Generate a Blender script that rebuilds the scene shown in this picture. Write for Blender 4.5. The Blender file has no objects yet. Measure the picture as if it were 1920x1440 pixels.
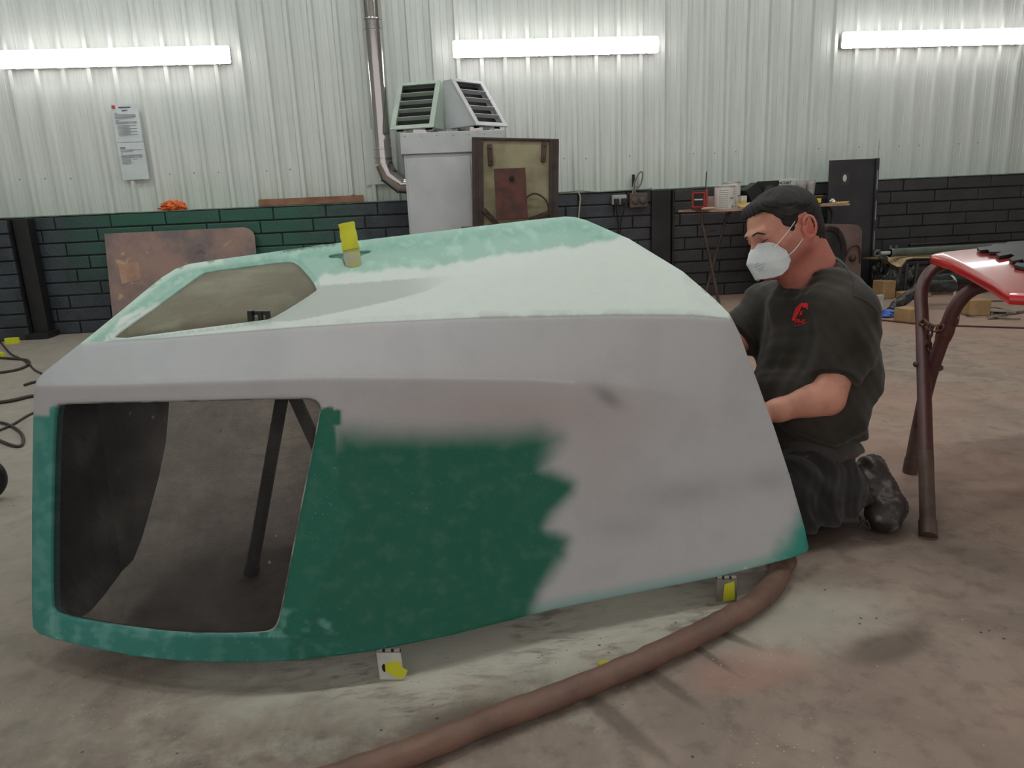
import bpy, bmesh, math, random, sys
import numpy as np
from mathutils import Vector, Matrix, noise
from mathutils.geometry import delaunay_2d_cdt
rnd = random.Random(7)
SC = bpy.context.scene
COL = SC.collection
# ------------------------------------------------------------------ camera
PITCH, ROLL, YAW, FPX, CAMH, WALLY = 0.246863, -0.044036, 0.10757, 1399.5, 1.0, 6.816
_cy, _sy, _cp, _sp = math.cos(YAW), math.sin(YAW), math.cos(PITCH), math.sin(PITCH)
cF = Vector((_sy*_cp, _cy*_cp, -_sp)); _R = Vector((_cy, -_sy, 0)); _U = _R.cross(cF)
cR = math.cos(ROLL)*_R + math.sin(ROLL)*_U; cU = -math.sin(ROLL)*_R + math.cos(ROLL)*_U
cO = Vector((0, 0, CAMH))
cam = bpy.data.objects.new('camera', bpy.data.cameras.new('camera')); COL.objects.link(cam)
cam.matrix_world = Matrix(((cR.x, cU.x, -cF.x, 0), (cR.y, cU.y, -cF.y, 0), (cR.z, cU.z, -cF.z, CAMH), (0, 0, 0, 1)))
cam.data.sensor_width = 36; cam.data.lens = FPX*36/1920; cam.data.clip_start = .05
SC.camera = cam
SC.view_settings.view_transform = 'Standard'; SC.view_settings.look = 'None'
SC.view_settings.exposure = 0.2; SC.view_settings.gamma = 1.0; SC.view_settings.use_curve_mapping = False
# ------------------------------------------------------------------ world: soft front fill light, added; it enters by the open front
w = bpy.data.worlds.new('world'); SC.world = w; w.use_nodes = True
w.node_tree.nodes['Background'].inputs[0].default_value = (1.0, 0.965, 0.94, 1)
w.node_tree.nodes['Background'].inputs[1].default_value = 0.64
LAMP_WALL, LAMP_CEIL = 8.5, 28.0
SC.cycles.max_bounces = 8; SC.cycles.transparent_max_bounces = 12; SC.cycles.sample_clamp_indirect = 6

def ray(px, py): return cF + cR*((px-960)/FPX) - cU*((py-720)/FPX)
def P(px, py, d): return cO + ray(px, py)*d                    # point seen at a pixel, at forward distance d
def PZ(px, py, z):                                               # ... on the level plane z
    r = ray(px, py); return cO + r*((z-CAMH)/r.z)
def PY(px, py, y):                                               # ... on the upright plane y
    r = ray(px, py); return cO + r*(y/r.y)
def depth(v): return (Vector(v)-cO).dot(cF)
def lin(c):
    return tuple((x/12.92 if x <= .04045 else ((x+.055)/1.055)**2.4) for x in (v/255 for v in c))
# ------------------------------------------------------------------ materials
class NT:
    def __init__(s, name):
        s.m = bpy.data.materials.new(name); s.m.use_nodes = True; s.t = s.m.node_tree; s.t.nodes.clear()
        s.out = s.t.nodes.new('ShaderNodeOutputMaterial')
    def n(s, typ, inp=None, **kw):
        o = s.t.nodes.new('ShaderNode'+typ)
        for k, v in kw.items(): setattr(o, k, v)
        for k, v in (inp or {}).items():
            if isinstance(v, bpy.types.NodeSocket): s.t.links.new(v, o.inputs[k])
            else: o.inputs[k].default_value = v
        return o
    def math(s, op, a, b=0.0, clamp=False):
        return s.n('Math', {0: a, 1: b}, operation=op, use_clamp=clamp).outputs[0]
    def mix(s, f, a, b):
        o = s.n('Mix', {0: f}, data_type='RGBA')
        for i, v in ((6, a), (7, b)):
            if isinstance(v, bpy.types.NodeSocket): s.t.links.new(v, o.inputs[i])
            else: o.inputs[i].default_value = (*v[:3], 1)
        return o.outputs[2]
    def noise(s, vec, scale, detail=4, rough=.55, dist=0.0):
        return s.n('TexNoise', {'Vector': vec, 'Scale': scale, 'Detail': detail, 'Roughness': rough, 'Distortion': dist}).outputs[0]
    def step(s, v, lo, hi):
        return s.n('MapRange', {0: v, 1: lo, 2: hi, 3: 0.0, 4: 1.0}, interpolation_type='SMOOTHSTEP').outputs[0]
    def finish(s, sh): s.t.links.new(sh, s.out.inputs[0]); return s.m
    def obj(s): return s.n('TexCoord').outputs['Object']
    def pos(s): return s.n('NewGeometry').outputs['Position']
    def bump(s, h, strength=.3, dist=.01):
        return s.n('Bump', {'Height': h, 'Strength': strength, 'Distance': dist}).outputs[0]
def mat(name, col, col2=None, scale=8, rough=.6, metal=0.0, bump=.0, world=False, lo=.35, hi=.7, coat=0.0, bscale=None):
    t = NT(name); v = t.pos() if world else t.obj()
    nz = t.noise(v, scale, 6, .6)
    c = lin(col); c2 = lin(col2) if col2 else tuple(x*.8 for x in c)
    inp = {'Base Color': t.mix(t.step(nz, lo, hi), c, c2), 'Roughness': rough, 'Metallic': metal}
    if coat: inp['Coat Weight'] = coat; inp['Coat Roughness'] = .05
    if bump: inp['Normal'] = t.bump(t.noise(v, bscale or scale*4, 5), bump, .01)
    return t.finish(t.n('BsdfPrincipled', inp).outputs[0])
def emit(name, strength, col=(1, 1, 1)):
    t = NT(name); return t.finish(t.n('Emission', {0: (*col, 1), 1: strength}).outputs[0])
# ------------------------------------------------------------------ mesh helpers
def link(o, parent=None):
    COL.objects.link(o)
    if parent is not None: o.parent = parent
    return o
def tag(o, label=None, cat=None, group=None, kind=None):
    for k, v in (('label', label), ('category', cat), ('group', group), ('kind', kind)):
        if v: o[k] = v
    return o
def empty(name, loc, label, cat, group=None, rz=0.0):
    o = bpy.data.objects.new(name, None); o.location = loc; o.rotation_euler = (0, 0, rz); o.empty_display_size = .05
    COL.objects.link(o); return tag(o, label, cat, group)
def obj(name, bm, m, parent=None, smooth=False, local=False, angle=None):
    """local=False: the bmesh is in world space; the parent's placement is undone."""
    me = bpy.data.meshes.new(name)
    bmesh.ops.recalc_face_normals(bm, faces=bm.faces)
    if smooth:
        for f in bm.faces: f.smooth = True
        a = math.radians(angle or 35)
        for e in bm.edges:
            if len(e.link_faces) == 2 and e.calc_face_angle(0) > a: e.smooth = False
    bm.to_mesh(me); bm.free()
    for x in (m if isinstance(m, (list, tuple)) else [m]): me.materials.append(x)
    o = bpy.data.objects.new(name, me); COL.objects.link(o)
    if parent is not None:
        o.parent = parent
        if not local: o.matrix_parent_inverse = world_of(parent).inverted()
    return o
def world_of(o):
    m = Matrix.LocRotScale(o.location, o.rotation_euler, o.scale)
    return (world_of(o.parent) @ o.matrix_parent_inverse @ m) if o.parent else m
def frame(origin, x, z=None):
    x = Vector(x).normalized(); z = Vector(z or (0, 0, 1)); y = z.cross(x).normalized(); z = x.cross(y)
    return Matrix(((x.x, y.x, z.x, origin[0]), (x.y, y.y, z.y, origin[1]), (x.z, y.z, z.z, origin[2]), (0, 0, 0, 1)))
def box(bm, lo, hi, M=None, bev=0.0, mi=0):
    vs = [bm.verts.new((x, y, z)) for x in (lo[0], hi[0]) for y in (lo[1], hi[1]) for z in (lo[2], hi[2])]
    fs = [bm.faces.new([vs[i] for i in q]) for q in ((0, 1, 3, 2), (4, 6, 7, 5), (0, 4, 5, 1), (2, 3, 7, 6), (0, 2, 6, 4), (1, 5, 7, 3))]
    for f in fs: f.material_index = mi
    geo = vs
    if bev:
        es = list({e for f in fs for e in f.edges})
        r = bmesh.ops.bevel(bm, geom=es, offset=bev, segments=2, profile=.5, affect='EDGES', clamp_overlap=True)
        geo = list({v for f in r['faces'] for v in f.verts} | {v for v in vs if v.is_valid})
        for f in r['faces']: f.material_index = mi
    if M is not None: bmesh.ops.transform(bm, matrix=M, verts=[v for v in geo if v.is_valid])
    return bm
def BX(lo, hi, M=None, bev=0.0): return box(bmesh.new(), lo, hi, M, bev)
def catmull(pts, n=8):
    pts = [Vector(p) for p in pts]; out = []
    if len(pts) < 3: return pts
    for i in range(len(pts)-1):
        p0, p1, p2, p3 = pts[max(i-1, 0)], pts[i], pts[i+1], pts[min(i+2, len(pts)-1)]
        for k in range(n):
            t = k/n; out.append(.5*((2*p1)+(p2-p0)*t+(2*p0-5*p1+4*p2-p3)*t*t+(3*p1-p0-3*p2+p3)*t**3))
    out.append(pts[-1]); return out
def tube(bm, pts, r, seg=12, cap=True, closed=False, flat=None):
    """swept round (or flattened, flat=(wide, high)) tube; r a number or one per point"""
    pts = [Vector(p) for p in pts]; n = len(pts); rs = r if hasattr(r, '__len__') else [r]*n
    rings = []; up = None
    for i, p in enumerate(pts):
        a = pts[(i-1) % n] if (closed or i) else p; b = pts[(i+1) % n] if (closed or i < n-1) else p
        t = (b-a).normalized()
        if up is None:
            up = Vector((0, 0, 1)) if abs(t.z) < .9 else Vector((1, 0, 0))
        s = t.cross(up).normalized(); up = s.cross(t).normalized()
        fx, fy = flat or (1, 1)
        rings.append([bm.verts.new(p+s*math.cos(q)*rs[i]*fx+up*math.sin(q)*rs[i]*fy) for q in (2*math.pi*k/seg for k in range(seg))])
        if flat: up = Vector((0, 0, 1))
    m = n if closed else n-1
    for i in range(m):
        A, B = rings[i], rings[(i+1) % n]
        for k in range(seg): bm.faces.new((A[k], A[(k+1) % seg], B[(k+1) % seg], B[k]))
    if cap and not closed:
        bm.faces.new(rings[0][::-1]); bm.faces.new(rings[-1])
    return bm
def TB(pts, r, seg=12, **k): return tube(bmesh.new(), pts, r, seg, **k)
def lathe(bm, prof, M=None, seg=24):
    """prof: (radius, z) from bottom to top"""
    rings = []
    for r, z in prof:
        rings.append([bm.verts.new((r*math.cos(2*math.pi*k/seg), r*math.sin(2*math.pi*k/seg), z)) for k in range(seg)])
    for A, B in zip(rings, rings[1:]):
        for k in range(seg): bm.faces.new((A[k], A[(k+1) % seg], B[(k+1) % seg], B[k]))
    bm.faces.new(rings[0][::-1]); bm.faces.new(rings[-1])
    if M is not None: bmesh.ops.transform(bm, matrix=M, verts=[v for r in rings for v in r])
    return bm
def prism(bm, poly, y0, y1, M=None):
    """outline in x,z extruded along y"""
    A = [bm.verts.new((x, y0, z)) for x, z in poly]; B = [bm.verts.new((x, y1, z)) for x, z in poly]; n = len(poly)
    bm.faces.new(A); bm.faces.new(B[::-1])
    for i in range(n): bm.faces.new((A[i], B[i], B[(i+1) % n], A[(i+1) % n]))
    if M is not None: bmesh.ops.transform(bm, matrix=M, verts=A+B)
    return bm
def T(x, y, z): return Matrix.Translation((x, y, z))
def RZ(a): return Matrix.Rotation(a, 4, 'Z')
def RX(a): return Matrix.Rotation(a, 4, 'X')
def RY(a): return Matrix.Rotation(a, 4, 'Y')
def text_bm(s, size, depth_=.0004, align='CENTER', bold=0.0):
    c = bpy.data.curves.new('t', 'FONT'); c.body = s; c.size = size; c.extrude = depth_; c.align_x = align; c.align_y = 'CENTER'; c.offset = bold
    o = bpy.data.objects.new('t', c); COL.objects.link(o)
    me = bpy.data.meshes.new_from_object(o.evaluated_get(bpy.context.evaluated_depsgraph_get()))
    bm = bmesh.new(); bm.from_mesh(me); bpy.data.objects.remove(o); bpy.data.curves.remove(c); bpy.data.meshes.remove(me)
    return bm
def crumple(bm, M, R, n=3, amp=.35, seed=0, freq=2.2):
    """irregular crumpled blob"""
    before = set(bm.verts)
    bmesh.ops.create_icosphere(bm, subdivisions=n, radius=1)
    for v in bm.verts:
        if v in before: continue
        q = v.co.copy(); k = 1+amp*(noise.noise(q*freq+Vector((seed*3.1, 0, 0)))*1.2+.9*abs(noise.noise(q*freq*2.3+Vector((0, seed*2.3, 0)))))
        v.co = M @ Vector((q.x*R[0]*k, q.y*R[1]*k, max(q.z, -.55)*R[2]*k))
    return bm
# ------------------------------------------------------------------ signed-distance sculpting (smooth unions meshed with OpenVDB)
class Field:
    def __init__(s, lo, hi, vox):
        s.lo = np.array(lo, float); s.v = vox; n = np.ceil((np.array(hi)-s.lo)/vox).astype(int)+1
        s.ax = [s.lo[i]+np.arange(n[i])*vox for i in range(3)]; s.d = np.full(n, .2, np.float32)
    def _sub(s, lo, hi):
        sl = []
        for i in range(3):
            a = int(np.clip((lo[i]-s.lo[i])/s.v, 0, len(s.ax[i])-1)); b = int(np.clip((hi[i]-s.lo[i])/s.v+2, 1, len(s.ax[i])))
            sl.append(slice(a, b))
        X = [s.ax[0][sl[0]][:, None, None].astype(np.float32), s.ax[1][sl[1]][None, :, None].astype(np.float32), s.ax[2][sl[2]][None, None, :].astype(np.float32)]
        return tuple(sl), X
    def _comb(s, sl, D, k, op):
        A = s.d[sl]
        if op == 'sub': D = -D
        if op == 'add':
            h = np.clip(.5+.5*(D-A)/k, 0, 1); s.d[sl] = D*(1-h)+A*h-k*h*(1-h)
        else:                                   # smooth max(A, -D)
            h = np.clip(.5-.5*(D-A)/k, 0, 1); s.d[sl] = D*(1-h)+A*h+k*h*(1-h)
    def cap(s, a, b, ra, rb, k=.02, op='add'):
        a, b = np.array(a, float), np.array(b, float); m = max(ra, rb)+k+4*s.v
        sl, (X, Y, Z) = s._sub(np.minimum(a, b)-m, np.maximum(a, b)+m)
        ab = b-a; L = ab@ab+1e-12
        t = np.clip(((X-a[0])*ab[0]+(Y-a[1])*ab[1]+(Z-a[2])*ab[2])/L, 0, 1)
        D = np.sqrt((X-a[0]-t*ab[0])**2+(Y-a[1]-t*ab[1])**2+(Z-a[2]-t*ab[2])**2)-(ra+(rb-ra)*t)
        s._comb(sl, D, k, op)
    def chain(s, pts, rs, k=.02):
        for i in range(len(pts)-1): s.cap(pts[i], pts[i+1], rs[i], rs[i+1], k)
    def ell(s, c, r, R=None, k=.02, op='add'):
        c = np.array(c, float); r = np.array(r, float); m = r.max()+k+4*s.v
        sl, (X, Y, Z) = s._sub(c-m, c+m); X, Y, Z = X-c[0], Y-c[1], Z-c[2]
        R = np.eye(3) if R is None else np.array(R)            # columns: local axes
        q = [(X*R[0, i]+Y*R[1, i]+Z*R[2, i]) for i in range(3)]
        k0 = np.sqrt(sum((q[i]/r[i])**2 for i in range(3))); k1 = np.sqrt(sum((q[i]/r[i]**2)**2 for i in range(3)))+1e-9
        s._comb(sl, k0*(k0-1)/k1, k, op)
    def cut(s, p, n, k=.004):
        """remove what lies beyond the plane through p with normal n"""
        n = np.array(n, float); n /= np.linalg.norm(n)
        D = ((s.ax[0]-p[0])*n[0])[:, None, None]+((s.ax[1]-p[1])*n[1])[None, :, None]+((s.ax[2]-p[2])*n[2])[None, None, :]
        s._comb((slice(None),)*3, D.astype(np.float32), k, 'sub2')
    def mesh(s, fn=None):
        import openvdb
        if fn is not None: s.d += fn(*np.meshgrid(*s.ax, indexing='ij', sparse=True)).astype(np.float32)
        g = openvdb.FloatGrid(.2); g.copyFromArray(np.ascontiguousarray(s.d)); pts, quads = g.convertToQuads(0.0)
        pts = np.asarray(pts, float)*s.v+s.lo; quads = np.asarray(quads)
        a, b, c = pts[quads[:, 0]], pts[quads[:, 1]], pts[quads[:, 2]]
        if np.einsum('ij,ij->i', a, np.cross(b, c)).sum() < 0: quads = quads[:, ::-1]
        return pts, quads
def mesh_obj(name, pts, faces, m, parent=None, smooth=True, cols=None):
    me = bpy.data.meshes.new(name); me.from_pydata([tuple(p) for p in pts], [], [tuple(int(i) for i in f) for f in faces])
    if smooth: me.polygons.foreach_set('use_smooth', [True]*len(me.polygons))
    for x in (m if isinstance(m, (list, tuple)) else [m]): me.materials.append(x)
    if cols is not None:
        a = me.attributes.new('paint', 'FLOAT_COLOR', 'POINT'); a.data.foreach_set('color', np.concatenate([cols, np.ones((len(cols), 1))], 1).ravel().astype(np.float32))
    me.update(); o = bpy.data.objects.new(name, me); COL.objects.link(o)
    if parent is not None: o.parent = parent; o.matrix_parent_inverse = world_of(parent).inverted()
    return o
# ================================================================== the setting
XL, XR, YF, HC = -7.0, 8.5, -3.0, 4.3
def floor_mat():
    t = NT('concrete_floor'); p = t.pos()
    sx = t.n('SeparateXYZ', {0: p}); X, Y = sx.outputs[0], sx.outputs[1]
    warp = t.noise(p, 1.3, 5, .6); fine = t.noise(p, 14, 8, .65); mid = t.noise(p, 4.0, 6, .6, 1.2)
    base = t.mix(t.step(mid, .3, .7), lin((152, 134, 122)), lin((130, 115, 105)))
    base = t.mix(t.math('MULTIPLY', t.step(fine, .47, .68), .6), base, lin((98, 84, 77)))
    # paler, greener concrete towards the left wall; red dust towards the right
    base = t.mix(t.math('MULTIPLY', t.step(t.math('ADD', X, t.math('MULTIPLY', warp, .8)), .2, -1.2), .5), base, lin((150, 148, 138)))
    red = t.math('MULTIPLY', t.step(X, .3, 1.6), t.step(t.noise(p, .9, 4), .3, .6))
    base = t.mix(t.math('MULTIPLY', red, .55), base, lin((164, 128, 112)))
    def blob(cx, cy, rx, ry, rot=0.0, lo=1.15, hi=.55, amp=.5):
        m = t.n('Mapping', {0: p, 1: (cx, cy, 0), 2: (0, 0, rot), 3: (rx, ry, 1)}, vector_type='TEXTURE')
        q = t.n('SeparateXYZ', {0: m.outputs[0]})
        r = t.math('SQRT', t.math('ADD', t.math('MULTIPLY', q.outputs[0], q.outputs[0]), t.math('MULTIPLY', q.outputs[1], q.outputs[1])))
        r = t.math('ADD', r, t.math('MULTIPLY', t.math('SUBTRACT', t.noise(p, 6, 6, .65, .6), .5), amp))
        return t.step(r, lo, hi)
    # sanding dust under and in front of the hood, scraped by feet and tyres
    rot = t.n('Mapping', {0: t.n('VectorMath', {0: p, 1: t.n('VectorMath', {0: t.n('TexNoise', {'Vector': p, 'Scale': 3.0, 'Detail': 3.0}).outputs[1], 1: (.10, .10, 0)}, operation='MULTIPLY').outputs[0]}, operation='ADD').outputs[0], 2: (0, 0, .9), 3: (14, 48, 1)}).outputs[0]
    tread = t.noise(rot, 1.0, 5, .6)
    scr = t.math('MULTIPLY', t.math('MULTIPLY', t.step(tread, .44, .66), t.step(t.noise(p, 3.5, 3), .42, .58)), .7)
    d1 = t.math('MULTIPLY', blob(.18, 1.58, .80, .26, .19, 1.2, .45, .9), t.math('SUBTRACT', .85, scr))
    d2 = t.math('MULTIPLY', blob(.42, 1.60, .26, .10, .25, 1.2, .3, .4), .75)
    d3 = t.math('MULTIPLY', blob(.80, 1.50, .34, .17, .2, 1.2, .2, .8), .5)
    d4 = t.math('MULTIPLY', blob(-.25, 1.35, .75, .30, .1, 1.3, .3, 1.3), t.math('MULTIPLY', t.step(t.noise(p, 9, 8, .7), .42, .75), .6))
    base = t.mix(blob(.38, 1.73, .5, .075, .2, 1.3, .5, .5), base, lin((92, 76, 68)))  # shadow along the hood's lower edge, put into the floor colour
    base = t.mix(blob(.95, 1.90, .45, .14, .15, 1.4, .3, .7), base, lin((96, 80, 72)))
    dust = t.math('MAXIMUM', t.math('MAXIMUM', d1, d2), t.math('MAXIMUM', d3, d4))
    base = t.mix(t.math('MULTIPLY', dust, .9), base, lin((206, 204, 190)))
    base = t.mix(t.math('MULTIPLY', blob(.62, 1.33, .16, .08, .2), .3), base, lin((180, 120, 105)))
    # dark streaks that run out from under the hose, oil spots, grit
    for cx, cy, rx, ry, ro in ((.43, 1.33, .13, .018, -1.1), (.55, 1.41, .10, .012, -1.15), (.62, 1.47, .09, .016, -.9), (.31, 1.22, .13, .022, -1.1), (.02, 1.28, .14, .05, .2), (.95, 1.35, .12, .05, .3)):
        base = t.mix(t.math('MULTIPLY', blob(cx, cy, rx, ry, ro, 1.3, .5, .5), .6), base, lin((84, 72, 64)))
    spots = t.n('TexVoronoi', {'Vector': p, 'Scale': 22.0}).outputs[0]
    base = t.mix(t.math('MULTIPLY', t.step(spots, .11, .05), t.step(t.noise(p, 3, 3), .5, .6)), base, lin((58, 48, 44)))
    grit = t.n('TexVoronoi', {'Vector': p, 'Scale': 75.0}).outputs[0]
    base = t.mix(t.math('MULTIPLY', t.step(grit, .13, .06), t.step(t.noise(p, 2.2, 3), .52, .62)), base, lin((205, 198, 190)))
    h = t.math('ADD', t.math('MULTIPLY', fine, .6), t.math('ADD', t.math('MULTIPLY', t.noise(p, 60, 4), .25), t.math('MULTIPLY', tread, t.math('MULTIPLY', dust, .5))))
    b = t.n('BsdfPrincipled', {'Base Color': base, 'Roughness': t.math('ADD', .62, t.math('MULTIPLY', mid, .3)), 'Normal': t.bump(h, .45, .012)})
    return t.finish(b.outputs[0])
bm = bmesh.new(); box(bm, (XL, YF, -.12), (XR, WALLY+.3, 0)); tag(obj('floor', bm, floor_mat()), kind='structure')
m_ceil = mat('ceiling_sheet', (205, 212, 206), (190, 196, 190), 2, .8)
bm = bmesh.new(); box(bm, (XL, YF, HC), (XR, WALLY+.3, HC+.1)); tag(obj('ceiling', bm, m_ceil), kind='structure')
for nm, x in (('wall_left', XL), ('wall_right', XR)):
    bm = bmesh.new(); box(bm, (x-.1, YF, 0), (x, WALLY+.3, HC)); tag(obj(nm, bm, mat(nm+'_paint', (200, 206, 200), (180, 186, 180), 2, .7)), kind='structure')
# back wall: core, painted block courses, ribbed cladding sheets
def block_mat():
    t = NT('painted_block'); p = t.pos(); sx = t.n('SeparateXYZ', {0: p}); X, Z = sx.outputs[0], sx.outputs[2]
    nz = t.noise(p, 5, 6, .6); base = t.mix(t.step(nz, .35, .7), lin((60, 67, 75)), lin((42, 46, 52)))
    base = t.mix(t.math('MULTIPLY', t.step(t.noise(p, 2.2, 5), .5, .75), t.step(Z, .55, .05)), base, lin((58, 58, 52)))
    g = t.math('MULTIPLY', t.step(t.math('ADD', X, t.math('MULTIPLY', nz, .8)), -2.9, -2.0), t.step(t.math('ADD', X, t.math('MULTIPLY', nz, .9)), .15, -.8))
    g = t.math('MULTIPLY', g, t.step(t.math('ADD', Z, t.math('MULTIPLY', nz, .25)), .35, .85))
    base = t.mix(t.math('MULTIPLY', g, .85), base, lin((38, 92, 74)))
    base = t.mix(t.math('MULTIPLY', t.step(X, 1.2, 2.6), .6), base, lin((60, 53, 51)))
    base = t.mix(t.math('MULTIPLY', t.step(t.noise(p, 30, 6, .7), .66, .74), .55), base, lin((122, 120, 114)))
    b = t.n('BsdfPrincipled', {'Base Color': base, 'Roughness': .42, 'Normal': t.bump(t.noise(p, 38, 5), .45, .01)})
    return t.finish(b.outputs[0])
def clad_mat():
    t = NT('white_cladding'); p = t.pos(); st = t.n('Mapping', {0: p, 3: (14, 14, .9)}).outputs[0]
    nz = t.noise(st, 1.6, 6, .6); soft = t.noise(p, 1.1, 4)
    sx = t.n('SeparateXYZ', {0: p})
    base = t.mix(t.step(nz, .35, .72), lin((208, 212, 208)), lin((197, 201, 197)))
    base = t.mix(t.math('MULTIPLY', t.step(soft, .45, .7), .35), base, lin((192, 200, 194)))
    low = t.math('MULTIPLY', t.step(t.math('ADD', sx.outputs[2], t.math('MULTIPLY', soft, .5)), 1.65, 1.15), .4)
    base = t.mix(low, base, lin((168, 184, 170)))
    sc = t.noise(t.n('Mapping', {0: p, 3: (6, 1, 2.5)}).outputs[0], 2.4, 7, .7, 1.5)
    base = t.mix(t.math('MULTIPLY', t.step(sc, .70, .78), .3), base, lin((110, 104, 96)))
    b = t.n('BsdfPrincipled', {'Base Color': base, 'Roughness': .38, 'Normal': t.bump(nz, .08, .01)})
    return t.finish(b.outputs[0])
m_block, m_clad = block_mat(), clad_mat()
m_black = mat('black_steel_paint', (24, 23, 26), (36, 33, 34), 6, .45, bump=.15)
m_mortar = mat('painted_joint', (20, 22, 25), (34, 34, 34), 20, .6, bump=.3)
CY = WALLY+.06
wall = obj('wall_back', BX((XL, CY+.05, 0), (XR, CY+.2, HC)), mat('wall_core', (150, 155, 150)), None); tag(wall, kind='structure')
obj('block_core', BX((XL, WALLY+.014, 0), (XR, CY+.05, .995)), m_mortar, wall)
bx = BX((-.2195, 0, -.0), (.2195, .03, .1), None, .006); blk = obj('brick', bx, m_block, wall)
X0, X1 = -4.35, 6.0
first = True
for row in range(9):
    x = X0 + (0.225 if row % 2 else 0) + .06*math.sin(row*2.1)
    while x < X1:
        if first: o = blk; first = False
        else: o = blk.copy(); COL.objects.link(o)
        o.location = (x+.2195, WALLY+rnd.uniform(-.003, .004), .003+row*.1108); o.rotation_euler = (rnd.uniform(-.01, .01), 0, rnd.uniform(-.003, .003))
        x += .4475
# cladding: a box profile of 200 mm pitch, sheets of one metre
xr0 = (PY(121, 136, CY).x) % .2
def sheet_bm(x0, n=5, z0=1.0, z1=HC):
    bm = bmesh.new(); prof = []
    for k in range(n):
        a = x0+k*.2
        prof += [(a, 0), (a+.012, -.034), (a+.042, -.034), (a+.056, 0), (a+.092, 0), (a+.097, -.004), (a+.103, 0), (a+.150, 0), (a+.155, -.004), (a+.161, 0)]
    prof.append((x0+n*.2+.012, 0)); vs = []
    for (x, y) in prof: vs.append([bm.verts.new((x, y, z)) for z in np.linspace(z0, z1, 3)])
    for A, B in zip(vs, vs[1:]):
        for k in range(2): bm.faces.new((A[k], B[k], B[k+1], A[k+1]))
    return bm
bms = sheet_bm(0); sh0 = obj('cladding_sheet', bms, m_clad, wall)
xs = xr0-5.0; xa = (PY(1680, 100, CY).x); xs = xa-1.0*10; i = 0
xs += (xr0-xs) % .2 - .028
while xs < XR-1:
    if xs > XL-.5:
        o = sh0 if i == 0 else sh0.copy()
        if i: COL.objects.link(o)
        o.location = (xs, CY+(.0015 if i % 2 else 0), 0); i += 1
    xs += 1.0
# screws and their dirt rings, all alike and tiny
bm = bmesh.new()
for k in range(50):
    x = xs-1.0*16+k*.2*1.0+.085
    x = -4.6+k*.2+(xr0+4.6) % .2+.1
    if x > 5.4 or rnd.random() < .35: continue
    lathe(bm, [(.007, 0), (.007, .002), (.004, .003), (.004, .006), (.001, .007)], T(x, CY-.0, 1.30+rnd.uniform(-.006, .006)) @ RX(math.pi/2), 8)
tag(obj('screw', bm, mat('screw_grey', (160, 162, 158), None, 5, .5, .4), wall), kind='stuff')
# thin angle trim along the foot of the cladding, steel posts in the block wall
tag(obj('trim_1', BX((XL, WALLY-.004, .994), (XR, CY+.02, 1.004), None, .002), mat('ledge_paint', (120, 136, 126), (60, 64, 62), 5, .6, world=True)), kind='structure')
def post(n, xa, xb, dy, z1=.994):
    bm = bmesh.new(); box(bm, (xa, WALLY-dy, 0), (xb, WALLY-.006, z1), None, .004)
    return tag(obj('trim_%d' % n, bm, m_black), kind='structure')
pa, pb = PY(1222, 380, WALLY-.03).x, PY(1258, 380, WALLY-.03).x
post(2, pa, pb, .03); post(3, pb+.012, pb+.03, .045)
# the brick pier and its black steel stanchion at the left edge
pl = PY(22, 412, WALLY-.12).x; pr = PY(52, 405, WALLY-.10).x
pier = tag(obj('wall_pier', BX((XL+.2, WALLY-.18, 0), (pl-.01, WALLY-.02, .985)), m_mortar), kind='structure')
for row in range(9):
    for k in range(2):
        o = blk.copy(); o.data = blk.data; COL.objects.link(o); o.parent = pier; o.matrix_parent_inverse = Matrix()
        o.location = (pl-.225-.447*k-(.0), WALLY-.205+rnd.uniform(-.004, .004), .003+row*.1095)
        o.rotation_euler = (0, 0, rnd.uniform(-.012, .012))
bm = bmesh.new(); box(bm, (pl, WALLY-.13, 0), (pr, WALLY-.006, .99), None, .004); box(bm, (pl-.03, WALLY-.22, 0), (pr+.03, WALLY-.004, .05), None, .006)
tag(obj('trim_4', bm, m_black), kind='structure')
# ------------------------------------------------------------------ lamps
m_diff = emit('lamp_diffuser', LAMP_WALL, (1.0, .955, .945)); m_house = mat('lamp_housing', (196, 186, 180), None, 4, .5)
m_diffc = emit('lamp_diffuser_ceiling', LAMP_CEIL, (.96, 1.0, .975))
def batten(L, label, cat='light', group=None, m=None):
    """along local x, back at y=0, shining towards -y"""
    e = empty('batten_light', (0, 0, 0), label, cat, group)
    bm = bmesh.new(); box(bm, (-L/2, -.05, -.062), (L/2, 0, .062), None, .012); obj('housing', bm, m_house, e)
    pf = [(-.066, -.045), (-.066, -.075), (-.052, -.098), (-.02, -.108), (.02, -.108), (.052, -.098), (.066, -.075), (.066, -.045)]
    bm = bmesh.new(); n = len(pf); rs = []
    for x, s in ((-L/2-.004, .8), (-L/2+.0, .96), (-L/2+.014, 1), (L/2-.014, 1), (L/2+.0, .96), (L/2+.004, .8)):
        rs.append([bm.verts.new((x, -.045+(y+.045)*s, z*s)) for z, y in pf])
    for A, B in zip(rs, rs[1:]):
        for k in range(n): bm.faces.new((A[k], A[(k+1) % n], B[(k+1) % n], B[k]))
    bm.faces.new(rs[0]); bm.faces.new(rs[-1][::-1]); obj('diffuser', bm, m or m_diff, e)
    c0 = None
    for k in range(6):
        for s in (-1, 1):
            if c0 is None:
                c0 = o = obj('clip', BX((-.014, -.07, -.004), (.014, -.025, .004), None, .002), m_house, e)
            else: o = c0.copy(); COL.objects.link(o)
            o.location = (-L/2+.1+k*(L-.2)/5, 0, s*.069)
    return e
def lampspot(xl, yl, xr, yr):
    A, B = PY(xl, yl, CY-.08), PY(xr, yr, CY-.08); return A, B
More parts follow.
